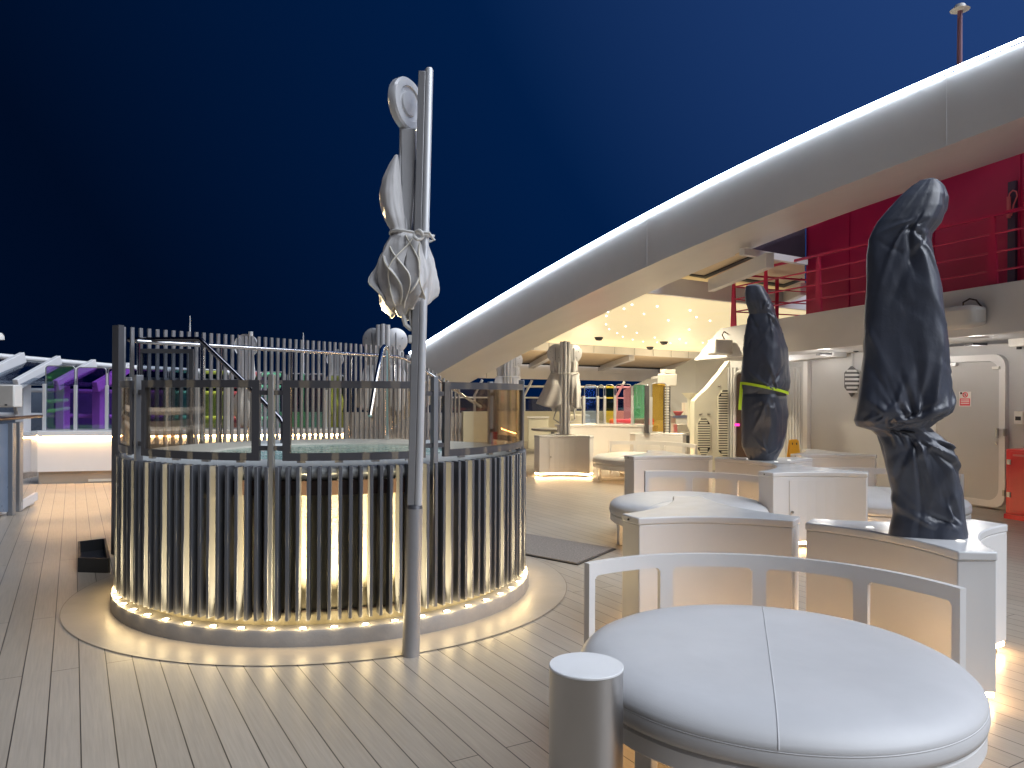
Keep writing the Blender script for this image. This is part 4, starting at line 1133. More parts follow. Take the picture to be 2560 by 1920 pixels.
# metal door
do = thing('metal_door', 'closed grey metal door with rounded frame and red warning notice', 'door', on_wall(2440))
z0, z1 = 0.10, 1.97
pl, pr = on_wall(2350), on_wall(2508)
def dq(px0, px1, za, zb_, off, th, nm, m_, par=do, bev=0.0, zref=None):
    a, c_ = on_wall(px0), on_wall(px1); q = MB()
    q.prism([((a + wn * off).x, (a + wn * off).y), ((c_ + wn * off).x, (c_ + wn * off).y), ((c_ + wn * (off + th)).x, (c_ + wn * (off + th)).y), ((a + wn * (off + th)).x, (a + wn * (off + th)).y)], za, zb_)
    return q.build(nm, m_, par, bevel=bev)
leaf = dq(2345, 2506, z0, z1, 0.012, 0.05, 'leaf', M['greywall'], bev=0.006)
def framepts(xl, xr, za, zb_, off):
    a, c_ = on_wall(xl) + wn * off, on_wall(xr) + wn * off; d = (c_ - a).normalized(); w = (c_ - a).length; r = 0.16; pts = []
    for (cx, cz, a0) in ((r, za + r, math.pi), (w - r, za + r, 1.5 * math.pi), (w - r, zb_ - r, 0), (r, zb_ - r, .5 * math.pi)):
        for k in range(7):
            an = a0 + math.pi / 2 * k / 6; pts.append(a + d * (cx + r * math.cos(an)) + Vector((0, 0, cz + r * math.sin(an))))
    return pts
fp = framepts(2336, 2522, 0.03, 2.06, 0.02)
cf = sum(fp, Vector()) / len(fp)
def shrink(p, k): 
    d = p - cf; h_ = Vector((d.x, d.y, 0)); L_ = h_.length
    return cf + h_ * ((L_ - k) / L_) + Vector((0, 0, d.z - math.copysign(min(abs(d.z), k), d.z)))
q = MB(); q.grid([[p - wn * .02 for p in fp], [p + wn * 0.05 for p in fp], [shrink(p, .085) + wn * .05 for p in fp], [shrink(p, .085) - wn * .02 for p in fp]]); q.build('frame', M['shipwhite'], do, sharp=30)
for (x_, y0, y1) in ((2512, 900, 960), (2512, 1180, 1240)):
    pass
q = MB(); a = wp(2493, 1086, 0.11); q.beam(wp(2493, 1070, 0.10), wp(2493, 1095, 0.10), 0.03, 0.03); q.beam(wp(2492, 1104, 0.075), wp(2492, 1112, 0.075), 0.04, 0.03)
q.beam(wp(2493, 1072, 0.06), wp(2493, 1072, 0.10), 0.02, 0.02); q.beam(wp(2493, 1093, 0.06), wp(2493, 1093, 0.10), 0.02, 0.02); q.build('handle', M['chrome'], do)
q = MB(); q.beam(wp(2482, 920, 0.08), wp(2500, 919, 0.08), 0.04, 0.035); q.build('door_contact', M['plastic'], do)
q = MB(); q.beam(wp(2375, 912, 0.09), wp(2392, 911, 0.09), 0.05, 0.045); q.build('door_closer', M['alu'], do)
q = MB(); q.beam(wp(2513, 1072, 0.07), wp(2513, 1090, 0.07), 0.03, 0.04); q.beam(wp(2511, 1225, 0.07), wp(2511, 1240, 0.07), 0.03, 0.04); q.build('hinge', M['steel'], do)
# warning notice on the door
sg = thing('warning_notice', 'small white and red warning notice stuck on the grey metal door', 'sign', wp(2413, 995, 0.07))
def sq(px0, px1, py0, py1, off, nm, m_, par, th=0.003):
    q = MB(); q.slab([wp(px0, py1, off), wp(px1, py1, off), wp(px1, py0, off), wp(px0, py0, off)], wn, th); return q.build(nm, m_, par, smooth=False)
pw = mat('notice_white', (0.8, 0.78, 0.76), 0.5); prd = mat('notice_red', (0.70, 0.02, 0.06), 0.5)
sq(2398, 2428, 979, 1016, 0.065, 'plate', pw, sg)
sq(2400, 2425, 996, 1014, 0.069, 'red_field', prd, sg)
q = MB(); c_ = wp(2413, 987, 0.070)
pts = [c_ + Vector((0, 0, 1)) * (0.033 * math.sin(2 * math.pi * j / 20)) + wd * (0.033 * math.cos(2 * math.pi * j / 20)) for j in range(21)]
q.tube(pts, 0.006, 6, caps=False); q.beam(c_ + Vector((0, 0, .022)) + wd * .022, c_ - Vector((0, 0, .022)) - wd * .022, 0.009, 0.004); q.build('prohibition_ring', prd, sg)
q = MB(); q.beam(c_ + Vector((0, 0, .018)), c_ - Vector((0, 0, .018)), 0.012, 0.004); q.build('pictogram', M['dark'], sg)
q = MB(); c2 = wp(2403, 983, 0.07); q.cyl(c2, c2 + wn * 0.004, 0.016, 14); q.build('dot', M['dark'], sg)
q = MB()
for y in (1000, 1004.5, 1009): q.slab([wp(2402, y + 1, .073), wp(2423, y + 1, .073), wp(2423, y - 1, .073), wp(2402, y - 1, .073)], wn, 0.001)
q.build('text_lines', pw, sg, smooth=False)
# red fire locker
fl_ = gp(2540, 1297, 0)
fx = thing('fire_locker', 'bright red metal locker with white hinges standing by the metal door', 'locker', fl_)
q0 = gp(2514, 1296, 0); q1 = q0 - wd * 0.9
def rb(u0, u1, v0, v1, za, zb_, nm, m_, bev=0.0):
    q = MB(); P4 = [q0 - wd * u0 + wn * v0, q0 - wd * u1 + wn * v0, q0 - wd * u1 + wn * v1, q0 - wd * u0 + wn * v1]
    q.prism([(p.x, p.y) for p in P4], za, zb_); return q.build(nm, m_, fx, bevel=bev)
rb(0, 0.9, -0.35, 0, 0.06, 0.86, 'body', M['redbright'], 0.008); rb(-0.015, 0.915, -0.36, 0.015, 0.0, 0.0595, 'base', M['redbright'], 0.004)
rb(0.06, 0.84, 0.0005, 0.018, 0.10, 0.83, 'door', M['redbright'], 0.005)
rb(0.03, 0.075, 0.0185, 0.03, 0.27, 0.33, 'hinge', M['plastic']); rb(0.03, 0.075, 0.0185, 0.03, 0.67, 0.73, 'hinge', M['plastic'])
rb(0.10, 0.26, 0.0185, 0.022, 0.775, 0.80, 'label_plate', M['pink'])
# small wall things
ic = thing('intercom', 'white wall intercom box with dark screen between the door and the red locker', 'intercom', wp(2552, 1045, 0.01))
q = MB(); a = wp(2552, 1044, 0.03); q.box(a, (0.12, 0.10, 0.17), rz=math.atan2(wd.y, wd.x)); q.build('body', M['plastic'], ic, bevel=0.01)
q = MB(); q.box(a + wn * 0.052 - Vector((0, 0, 0.01)), (0.07, 0.006, 0.05), rz=math.atan2(wd.y, wd.x)); q.build('screen', M['dark'], ic)
al = thing('alarm_sounder', 'white alarm box high on the wall at the right edge above the door', 'alarm', wp(2545, 855, 0.05))
q = MB(); a = wp(2548, 852, 0.07); q.box(a, (0.22, 0.13, 0.15), rz=math.atan2(wd.y, wd.x)); q.build('body', M['plastic'], al, bevel=0.02)
q = MB(); q.cyl(a - Vector((0, 0, 0.075)), a - Vector((0, 0, 0.11)), 0.03, 12); q.build('horn', M['dark'], al)
cm = thing('dome_camera', 'small white dome camera under the bulwark left of the nearest black cover', 'camera', wp(2138, 868, 0.2))
q = MB(); a = wp(2140, 866, 0.2); q.box(a, (0.16, 0.14, 0.08)); q.build('bracket', M['plastic'], cm, bevel=0.01)
q = MB(); q.lathe([(0.05, -0.04), (0.05, -0.06), (0.035, -0.085), (0, -0.095)], a, 16); q.build('dome', M['dark'], cm)
hv = thing('hexagonal_vent', 'grey lozenge shaped louvred vent on the wall hanging from a thin pipe', 'vent', wp(2131, 950, 0.03))
hx = [(2131, 915), (2148, 932), (2148, 968), (2131, 992), (2114, 968), (2114, 932)]
q = MB(); q.slab([wp(x, y, 0.03) for x, y in hx], wn, 0.03); q.build('back_plate', M['frame'], hv)
for i in range(6):
    y = 927 + i * 10.5; half = 17 if 932 <= y <= 968 else 13
    q = MB(); q.beam(wp(2131 - half, y, 0.08), wp(2131 + half, y, 0.08), 0.03, 0.035); q.build('louvre', M['greywall'], hv)
q = MB(); q.tube([wp(2130, 915, 0.05), wp(2130, 862, 0.05)], 0.012, 8); q.build('pipe', M['greywall'], hv)

# cream return wall with louvred vents
rw0, rw1 = e_l, Vector((3.59, 14.99, 0))
rdv = (rw1 - rw0).normalized(); rn = Vector((rdv.y, -rdv.x, 0))
if rn.y > 0: rn = -rn
def rwp(px, py, off=0.0):
    d = ray(px, 985); A_ = rw0 + rn * off
    s_ = (A_.x * d.y - A_.y * d.x) / (d.x * rdv.y - d.y * rdv.x); p = A_ + rdv * s_
    return dp(px, py, p.y)
rw = thing('vented_wall', 'cream wall with slanted top and louvred vents left of the dark doorway', 'wall', (rw0 + rw1) / 2)
poly = [(1736, 1190), (1736, 1003), (1748, 990), (1768, 972), (1800, 934), (1824, 902), (1826, 1190)]
pp = [rwp(x, y) for x, y in poly]; pp[0].z = 0.0; pp[-1].z = 0.0
q = MB(); q.slab(pp, -rn, 0.15); q.build('wall', M['cream'], rw)
def vent(poly, y0, y1, n_, xl, xr):
    q = MB(); q.slab([rwp(x, y, 0.004) for x, y in poly], rn, 0.01); pl = q.build('vent_plate', M['dark'], rw)
    q = MB()
    for i in range(n_):
        y = y0 + (y1 - y0) * (i + .5) / n_
        f_ = 1.0
        q.beam(rwp(xl(y), y, 0.03), rwp(xr(y), y, 0.03), 0.03, 0.028)
    q.build('vent_slats', M['cream'], pl)
    q = MB(); pts = [rwp(x, y, 0.012) for x, y in poly]; q.tube(pts + [pts[0]], 0.012, 6, caps=False); q.build('vent_rim', M['cream'], pl)
vent([(1752, 1045), (1766, 1045), (1776, 1060), (1776, 1122), (1766, 1139), (1752, 1139), (1743, 1122), (1743, 1060)], 1048, 1137, 15, lambda y: 1745 if 1060 < y < 1122 else 1750, lambda y: 1775 if 1060 < y < 1122 else 1768)
vent([(1806, 975), (1821, 975), (1821, 1141), (1806, 1141), (1795, 1128), (1795, 990)], 978, 1139, 26, lambda y: 1797 if 990 < y < 1128 else 1804, lambda y: 1821)
for (x, y) in ((1752, 1036), (1772, 1036), (1799, 966)): 
    q = MB(); a = rwp(x, y, 0.02); q.tube([a - Vector((.03, 0, 0)), a, a + Vector((.03, 0, .01))], 0.014, 6); q.build('vent_clamp', M['steel'], rw)

# bulwark of the upper deck (grey band)
bu0, bu1 = Vector((3.61, 14.0, 0)), Vector((5.73, 8.5, 0)); bd = (bu1 - bu0).normalized(); bn = Vector((bd.y, -bd.x, 0))
if bn.x > 0: bn = -bn
def bwp(px, py, off=0.0):
    d = ray(px, 985); A_ = bu0 + bn * off
    s_ = (A_.x * d.y - A_.y * d.x) / (d.x * bd.y - d.y * bd.x); p = A_ + bd * s_
    return dp(px, py, p.y)
bw = thing('upper_bulwark', 'pale grey bulwark of the upper deck with a pointed left end, above the wall', 'bulwark', bwp(2100, 850))
T0, T1, B0, B1 = bwp(1799, 821), bwp(2900, 640), bwp(1733, 902), bwp(2900, 796)
ztop = (bwp(1799, 821).z + bwp(2560, 699).z) / 2
q = MB(); q.slab([B0, bwp(2100, 868), bwp(2560, 829), B1, T1, bwp(2560, 699), bwp(2100, 771), T0], -bn, 0.08); q.build('plate', M['shipwhite'], bw, bevel=0.01)
q = MB(); fl3 = [B0 - Vector((0, 0, 0)), B1, B1 - bn * 2.6, B0 - bn * 1.2]
q.slab([p - bn * 0.09 + Vector((0, 0, 0.02)) for p in fl3], (0, 0, 1), 0.06); q.build('soffit', M['greywall'], bw)
q = MB()
for px in (1930, 2060, 2230, 2440):  # fittings towards the door are added to carry the fill
    p = bwp(px, 896 - (px - 1930) * .1, -0.5); p.z = B0.z + 0.005; q = MB(); q.box(p, (0.18, 0.18, 0.03)); q.build('soffit_light', M['frame'], bw)
    lamp('soffit_lamp', 'POINT', p - Vector((0, 0, 0.10)), 9, (1.0, 0.94, 0.86), bw, 0.08)  # unseen fill added to lift the wall; the soffit fittings themselves are unlit
# box speakers on the bulwark
def wall_box(label, px, py, off, size, rz):
    c_ = bwp(px, py, off); t = thing('flood_speaker', label, 'speaker', c_)
    q = MB(); q.box(c_, size, rz=rz); q.build('body', M['plastic'], t, bevel=0.03, seg=3)
    q = MB(); d = Matrix.Rotation(rz, 3, 'Z') @ Vector((0, 1, 0)); q.box(c_ - d * (size[1] / 2 + 0.002), (size[0] * 0.86, 0.005, size[2] * 0.84), rz=rz); q.build('grille', M['mesh_'], t)
    return t, c_
t, c_ = wall_box('white box speaker with looped cable on the pointed end of the bulwark', 1800, 868, 0.22, (0.36, 0.26, 0.26), R_(20))
q = MB(); q.tube([c_ + Vector((0.12, 0.1, 0.12)), c_ + Vector((0.05, 0.05, 0.22)), c_ + Vector((0.10, 0.1, 0.28)), c_ + Vector((0.28, 0.2, 0.20)), c_ + Vector((0.36, 0.3, 0.10))], 0.012, 8); q.build('cable', M['brown'], t)
c_ = bwp(2400, 795, 0.16)
t = thing('flood_speaker', 'long white rounded fixture on the bulwark right of the nearest black cover', 'speaker', c_)
q = MB(); w0, w1 = bwp(2310, 806, 0.16), bwp(2452, 790, 0.16); dd = (w1 - w0).normalized(); rows = []
for k, (tt, sc) in enumerate(((0, .9), (0.02, 1), (0.80, 1), (0.90, 0.98), (0.96, 0.86), (1.0, 0.6))):
    c3 = w0 + (w1 - w0) * tt
    rows.append([c3 + bn * (u * sc) + Vector((0, 0, v * sc)) for u, v in ((-.14, -.10), (.06, -.14), (.13, -.10), (.14, .08), (.08, .14), (-.14, .13))])
q.grid(rows, caps=True); q.build('body', M['plastic'], t, bevel=0.01)
q = MB(); q.tube([bwp(2408, 772, 0.16), bwp(2408, 756, 0.18), bwp(2424, 747, 0.18), bwp(2440, 750, 0.15), bwp(2450, 762, 0.1), bwp(2462, 775, 0.03)], 0.010, 8); q.build('cable', M['brown'], t)

# red railing on the bulwark
rr = thing('red_railing', 'red painted steel railing on the upper deck above the grey bulwark', 'railing', bwp(2100, 780))
zt = 3.64; zr = [2.98, 3.20, 3.42]
def onb(px, z, off=-0.12):
    p = bwp(px, 985, off); return Vector((p.x, p.y, z))
q = MB(); q.beam(onb(1830, zt), onb(2900, zt), 0.05, 0.035); rail = q.build('top_rail', M['red'], rr)
for z in zr:
    q = MB(); q.tube([onb(1834, z), onb(2900, z)], 0.013, 8); q.build('bar', M['red'], rr)
for px in (1833, 1913, 2045, 2240, 2480, 2760):
    a, c_ = onb(px, 2.70), onb(px, zt); q = MB()
    w0, w1 = 0.075, 0.025
    vs = []
    for (p, w) in ((a, w0), (c_, w1)): vs += [p + bd * w + bn * .012, p - bd * w + bn * .012, p - bd * w - bn * .012, p + bd * w - bn * .012]
    q.add(vs, [(0, 1, 2, 3), (7, 6, 5, 4), (0, 4, 5, 1), (1, 5, 6, 2), (2, 6, 7, 3), (3, 7, 4, 0)]); q.build('stanchion', M['red'], rr)
cnr = onb(1833, 0); rin = -bn
q = MB(); q.beam(Vector((cnr.x, cnr.y, zt)), Vector((cnr.x, cnr.y, zt)) + rin * 1.9, 0.05, 0.03); q.build('top_rail', M['red'], rr)
for z in zr:
    q = MB(); q.tube([Vector((cnr.x, cnr.y, z)), Vector((cnr.x, cnr.y, z)) + rin * 1.9], 0.012, 8); q.build('bar', M['red'], rr)
for u in (0.95, 1.9):
    q = MB(); p = Vector((cnr.x, cnr.y, 0)) + rin * u; q.beam(Vector((p.x, p.y, 2.6)), Vector((p.x, p.y, zt)), 0.07, 0.02, up=tuple(bd)); q.build('stanchion', M['red'], rr)

# red deck house
rh = thing('red_deckhouse', 'dark red painted upper deckhouse wall behind the red railing', 'deckhouse', on_wall(2300))
a, c_ = on_wall(2014), wo - wd * 6
q = MB(); q.prism([(p.x, p.y) for p in (a, c_, c_ - wn * 4, a - wn * 4)], 2.32, 5.0); q.build('wall', M['red'], rh)
q = MB()
for px in (2120, 2330, 2546): p = on_wall(px, 0.01); q.beam(Vector((p.x, p.y, 2.4)), Vector((p.x, p.y, 4.95)), 0.03, 0.02, up=tuple(wn))
q.build('seam', M['red'], rh)
q = MB(); p = on_wall(2530, .03); q.beam(Vector((p.x, p.y, 2.5)), Vector((p.x, p.y, 4.3)), 0.10, 0.06, up=tuple(wn)); q.build('cable_tray', M['purple'], rh)
vp = thing('vent_pipe', 'small pinkish gooseneck vent pipe on the red wall at the right edge', 'vent pipe', wp(2528, 540, 0.1))
q = MB(); q.tube([wp(2522, 545, 0.10), wp(2522, 492, 0.10)], 0.025, 10); q.tube([wp(2520, 505, 0.1), wp(2524, 484, 0.1), wp(2532, 476, 0.1), wp(2541, 479, 0.1), wp(2543, 490, 0.1), wp(2534, 512, 0.1), wp(2528, 540, 0.1)], 0.010, 8); q.build('pipe', M['pink'], vp)
# dark overhang left of it
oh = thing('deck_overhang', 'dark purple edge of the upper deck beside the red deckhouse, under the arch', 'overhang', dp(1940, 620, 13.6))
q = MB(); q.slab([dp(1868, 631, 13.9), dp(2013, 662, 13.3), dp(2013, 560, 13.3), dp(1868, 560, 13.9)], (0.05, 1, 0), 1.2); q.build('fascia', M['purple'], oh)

# mast in the sky
mp_ = dp(2400, 22, 20)
mk = thing('signal_mast', 'thin pinkish mast with a small white lamp against the sky above the arch', 'mast', (mp_.x, mp_.y, 5.5))
q = MB(); q.tube([(mp_.x - 0.02, mp_.y, 5.5), (mp_.x, mp_.y, mp_.z)], [0.09, 0.06], 10); q.build('pole', mat('faded_mast', (0.30, 0.16, 0.22), 0.6), mk)
q = MB(); q.lathe([(0, 0.14), (0.12, 0.10), (0.17, 0.0), (0.24, -0.03), (0.1, -0.06), (0, -0.06)], mp_, 16); q.build('lamp_head', M['plastic'], mk)

# ================================================================== LIT CANOPY BEYOND THE ARCH
cz = 3.3
cp = thing('lit_canopy', 'warm yellow canopy ceiling with added glow and star like spots beyond the arch', 'canopy', (4, 20, cz))
n0, n1 = Vector((1.7, 13.1, cz)), Vector((8.5, 17.7, cz)); fr0, fr1 = Vector((0.85, 26.1, cz)), Vector((12, 35.3, cz))
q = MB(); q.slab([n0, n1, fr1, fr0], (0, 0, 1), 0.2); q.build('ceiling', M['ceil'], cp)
q = MB(); q.slab([fr0 - Vector((.1, 0, .27)), fr1 - Vector((0, 0, .27)), fr1 - Vector((0, 0, -.1)), fr0 - Vector((.1, 0, -.1))], (-0.5, 0.85, 0), 0.15); q.build('far_fascia', M['shipwhite'], cp)
q = MB(); q.slab([n0 - Vector((0, 0.02, 0.0)), n1 - Vector((0, 0.02, 0)), n1 + Vector((0, -0.02, .32)), n0 + Vector((0, -.02, .32))], (-0.5, 0.85, 0), -0.12); q.build('near_fascia', M['shipwhite'], cp)
def stiff(A_, B_, z0, z1, n_, nm, th=0.03):
    for i in range(n_):
        p = A_ + (B_ - A_) * ((i + .5) / n_); q = MB(); q.beam(Vector((p.x, p.y - .012, z0)), Vector((p.x, p.y - .012, z1)), 0.03, 0.02, up=(0, 1, 0))
        q.build(nm, M['greywall'], cp)
stiff(fr0, fr1, 3.035, 3.29, 13, 'stiffener')
# star spots
stars = [(1515, 811), (1523, 823), (1543, 833), (1557, 842), (1564, 816), (1582, 849), (1592, 832), (1608, 854), (1637, 844), (1643, 856), (1676, 858), (1699, 848), (1715, 858), (1723, 824), (1671, 801), (1775, 802), (1757, 857), (1741, 793), (1725, 776), (1643, 766), (1560, 772), (1516, 790), (1520, 780), (1580, 762), (1610, 785)]
for i, (x, y) in enumerate(stars):
    p = gp(x, y, cz - 0.012)
    q = MB(); q.lathe([(0.0, -0.016), (0.014, -0.014), (0.020, 0.0), (0.020, 0.012)], p, 10); q.build('star_spot', M['starlight'], cp)
for (x, y) in ((1497, 843), (1625, 867), (1660, 854)):
    p = gp(x, y, cz); q = MB(); q.lathe([(0.0, -0.12), (0.09, -0.10), (0.14, -0.02), (0.14, 0)], p, 14); q.build('ceiling_camera', M['frame'], cp)
# far louvre bay
lv = thing('far_louvre_bay', 'bay of warm lit louvre panels and grey beams beyond the yellow ceiling', 'pergola', (3, 29, 2.9))
l0, l1 = Vector((0.55, 26.3, 3.04)), Vector((12, 35.6, 3.04)); v_ = Vector((-0.15, 0.99, 0)) * 4.6 + Vector((0, 0, -0.28))
l0b, l1b = l0 + v_ - Vector((3.0, 1.5, 0)), l1 + v_
q = MB(); q.slab([l0 - Vector((2, 1.2, 0)), l1, l1b, l0b], (0, 0, 1), 0.05); q.build('louvre_panel', M['louver'], lv)
ud = (l1 - l0).normalized()
for i in range(4):
    a = l0 + ud * (-2.9 + i * 4.1); q = MB(); q.beam(a - Vector((0, 0, .10)), a + v_ - Vector((0, 0, .10)), 0.22, 0.2); q.build('cross_beam', M['shipwhite'], lv)
for i in range(3):
    q = MB(); a = l0 + ud * (-0.85 + i * 4.1); q.beam(a + v_ * 0.93 + ud * -1.85 - Vector((0, 0, .035)), a + v_ * 0.93 + ud * 1.85 - Vector((0, 0, .035)), 0.12, 0.06); q.build('louvre_slot', M['dark'], lv)
q = MB(); q.slab([l0b - Vector((1, .6, 0.62)), l1b - Vector((0, 0, .62)), l1b + Vector((0, 0, .05)), l0b + Vector((-1, -.6, .05))], (-0.5, 0.85, 0), 0.2); q.build('fascia', M['shipwhite'], lv)
for i in range(10):
    p = l0b + ud * (i * 1.35); q = MB(); q.beam(Vector((p.x, p.y - .02, 2.16)), Vector((p.x, p.y - .02, 2.78)), 0.04, 0.02, up=(0, 1, 0)); q.build('stiffener', M['greywall'], lv)
lamp('bay_fill', 'POINT', (2.5, 26.6, 1.5), 170, (1.0, 0.78, 0.5), lv, 0.5)  # unseen fill lamps added to warm the louvre panels
lamp('bay_fill', 'POINT', (6.5, 29.5, 1.5), 170, (1.0, 0.78, 0.5), lv, 0.5)
# near louvre bay
nv = thing('near_louvre_bay', 'warm louvre panels and grey beams overhead between the arch and the red railing', 'pergola', (3.5, 12.5, 3.6))
q = MB(); q.slab([gp(x, y, 3.72) for x, y in ((1560, 700), (1868, 629), (2012, 661), (2012, 748), (1620, 740))], (0, 0, 1), 0.05); q.build('louvre_panel', M['louver'], nv)
for (x0, y0, x1, y1) in ((1778, 714, 1925, 650), (1950, 750, 2010, 722)):
    a, c_ = gp(x0, y0, 3.5), gp(x1, y1, 3.5); q = MB(); q.beam(a, c_, 0.12, 0.22); q.build('cross_beam', M['shipwhite'], nv)
for pts in (((1723, 690), (1764, 697), (1889, 643), (1880, 640), (1760, 691), (1727, 686)), ((1829, 699), (1960, 719), (2010, 700), (2004, 697), (1958, 712), (1833, 694))):
    q = MB(); q.slab([gp(x, y, 3.7) for x, y in pts], (0, 0, 1), 0.015); q.build('louvre_slot', M['dark'], nv)
q = MB()
a, c_ = gp(1855, 629, 3.66), gp(2013, 655, 3.66); q.beam(a, c_, 0.10, 0.10); q.build('edge_beam', M['shipwhite'], nv)

# recessed spots of the canopy
for (x, y) in ((1515, 811), (1564, 816), (1608, 854), (1671, 801), (1725, 776), (1757, 857), (1643, 766), (1640, 740)):
    p = gp(x, y, cz - 0.05)
    lamp('spot_beam', 'SPOT', p, 360 if (x, y) == (1640, 740) else 210, (1.0, 0.86, 0.60), cp, 0.06, R_(150), 0.7)

# ================================================================== FAR DECK: coloured screen, bulkheads, bar
fb_ = thing('far_bulwark', 'low cream bulwark at the far end of the covered deck', 'bulwark', (2, 25, 0))
q = MB(); q.slab([Vector((-1.5, 23.5, 0)), Vector((9, 27.5, 0)), Vector((9, 27.5, 0.95)), Vector((-1.5, 23.5, 0.95))], (-.35, .93, 0), 0.2); q.build('wall', M['cream'], fb_)
fr_ = thing('far_railing', 'white steel rails and glass beyond the far bulwark', 'railing', (2, 25.5, 0.95))
q = MB(); q.tube([(-2.5, 23.9, 1.75), (9, 28.1, 1.75)], 0.035, 8); q.build('top_rail', M['shipwhite'], fr_)
q = MB(); q.tube([(-2.5, 23.9, 1.38), (9, 28.1, 1.38)], 0.025, 8); q.build('bar', M['shipwhite'], fr_)
for i in range(7):
    x = -1.2 + i * 1.6; y = 23.9 + (x + 2.5) * 0.365
    q = MB(); q.tube([(x, y, 0.9), (x, y, 1.45), (x + 0.25, y - 0.1, 1.95)], 0.04, 8); q.build('post', M['shipwhite'], fr_)
q = MB(); q.slab([(-2.5, 23.95, .96), (9, 28.15, .96), (9, 28.15, 1.36), (-2.5, 23.95, 1.36)], (-.35, .93, 0), 0.02); q.build('glass', M['smoke'], fr_)
gb_ = thing('grey_bulkhead', 'grey brown bulkhead with sloping top behind the bar, right of the coloured panes', 'wall', (6, 22, 0))
YB = 22.0
pp = [dp(1560, 975, YB), dp(1625, 945, YB), dp(1680, 925, YB - .5), dp(1740, 893, YB - 1), dp(1900, 893, YB - 2), dp(1900, 1100, YB - 2), dp(1560, 1100, YB)]
pp[-1].z = 0; pp[-2].z = 0
q = MB(); q.slab([pp[0], pp[1], pp[2], pp[3], Vector((pp[3].x, pp[3].y, 0)), pp[-1]], (0.1, 1, 0), 0.2); q.slab([pp[3], pp[4], pp[5], Vector((pp[3].x, pp[3].y, 0))], (0.1, 1, 0), 0.2); q.build('wall', M['greywall'], gb_)
sbx = thing('flood_speaker', 'white double box speaker on the grey bulkhead above the amber pane', 'speaker', dp(1668, 946, 18.5))
c_ = dp(1668, 950, 18.5); q = MB(); q.box(c_, (0.38, 0.30, 0.30), rz=R_(15)); q.build('body', M['plastic'], sbx, bevel=0.02)
q = MB(); q.box(c_ + Vector((0.02, 0.02, 0.205)), (0.28, 0.26, 0.10), rz=R_(15)); q.build('bracket', M['plastic'], sbx, bevel=0.01)
q = MB(); q.beam(c_ + Vector((0, .1, 0.1)), c_ + Vector((0.1, 2.5, 0.1)), 0.06, 0.06); q.build('arm', M['greywall'], sbx)
# curved bench wall carrying coloured panes
cw = thing('curved_bench', 'long cream curved bench back carrying the coloured glass panes', 'bench', (1.6, 15.4, 0))
CC = Vector((1.9, 13.9, 0))
q = MB(); q.arcbox(CC, 1.36, 1.62, R_(52), R_(128), 0.0, 0.86, 40); q.build('back', M['white'], cw)
q = MB(); q.arcbox(CC, 1.34, 1.66, R_(51), R_(129), 0.862, 0.90, 40); q.build('ledge', M['whitetop'], cw)
def on_arc(px, r=1.50):
    d = ray(px, 985); d2 = Vector((d.x, d.y)).normalized(); c2 = Vector((CC.x, CC.y)); t = d2.dot(c2); h2 = c2.length_squared - t * t
    p = d2 * (t + math.sqrt(max(0, r * r - h2))); return Vector((p.x, p.y, 0))
pane(1459, 1493, 963, on_arc, 0.901, GL['blue'], 'pale blue glass pane, leftmost on the curved bench', cw)
pane(1494, 1511, 963, on_arc, 0.901, GL['grey'], 'narrow grey glass pane between the pale blue and the yellow panes', cw)
pane(1512, 1537, 962, on_arc, 0.901, GL['gold'], 'yellow gold glass pane in the middle of the curved bench row', cw)
pane(1538, 1580, 961, on_arc, 0.901, GL['pink'], 'pink glass pane right of the yellow gold pane', cw)
pane(1582, 1624, 961, on_arc, 0.901, GL['green'], 'bright green glass pane left of the amber pane', cw)
pane(1625, 1664, 958, lambda px: Vector((*dp(px, 985, 15.0).xy, 0)), 0.751, GL['amberp'], 'wide amber glass pane standing on the right hand cabinet', AC)
ps = thing('slatted_post', 'dark post with pale rungs standing beside the amber pane', 'post', Vector((*dp(1668, 1090, 15.0).xy, 0.75)))
p0 = dp(1667, 985, 15.0)
for dx in (-0.055, 0.055):
    q = MB(); q.box((p0.x + dx, p0.y, 1.21), (0.022, 0.06, 0.916)); q.build('upright', M['frame'], ps)
q = MB()
for i in range(18): q.box((p0.x, p0.y, 0.80 + i * 0.052), (0.085, 0.05, 0.018))
q.build('rung', M['plastic'], ps)
fp_ = thing('slatted_post', 'plain dark square post at the left front corner of the amber pane', 'post', Vector((*dp(1617, 1090, 14.8).xy, 0.75)))
p0 = dp(1617, 985, 14.8); q = MB(); q.box((p0.x, p0.y, 1.22), (0.08, 0.08, 0.93)); q.build('shaft', M['frame'], fp_, bevel=0.004)
q = MB(); q.box((p0.x, p0.y, 0.757), (0.12, 0.12, 0.012)); q.build('foot', M['frame'], fp_)

# far furniture seen left of the parasol cabinet and in the bar
def table(label, x, y, r, h):
    t = thing('round_table', label, 'table', (x, y, 0))
    q = MB(); q.lathe([(0, h), (r, h), (r, h - .04), (r - .05, h - .06), (0, h - .06)], (0, 0, 0), 32); q.build('top', M['plinth'], t, local=True)
    q = MB(); q.lathe([(0.05, h - .06), (0.05, .05), (.25, .03), (.25, 0)], (0, 0, 0), 24); q.build('pedestal', M['postmetal'], t, local=True)
table('low round brown table far left of the white parasol cabinet', 1.05, 19.5, 0.55, 0.62)
pb1 = thing('planter_box', 'cream square planter box far behind, left of the double parasol mast', 'planter', dp(1345, 1075, 21))
a = dp(1345, 1075, 21); q = MB(); q.box((a.x, a.y, 0.42), (0.55, 0.4, 0.84)); q.build('box', M['cream'], pb1, bevel=0.01)
q = MB(); q.box((a.x, a.y, 0.86), (0.60, 0.45, 0.038)); q.build('lid', M['white'], pb1)
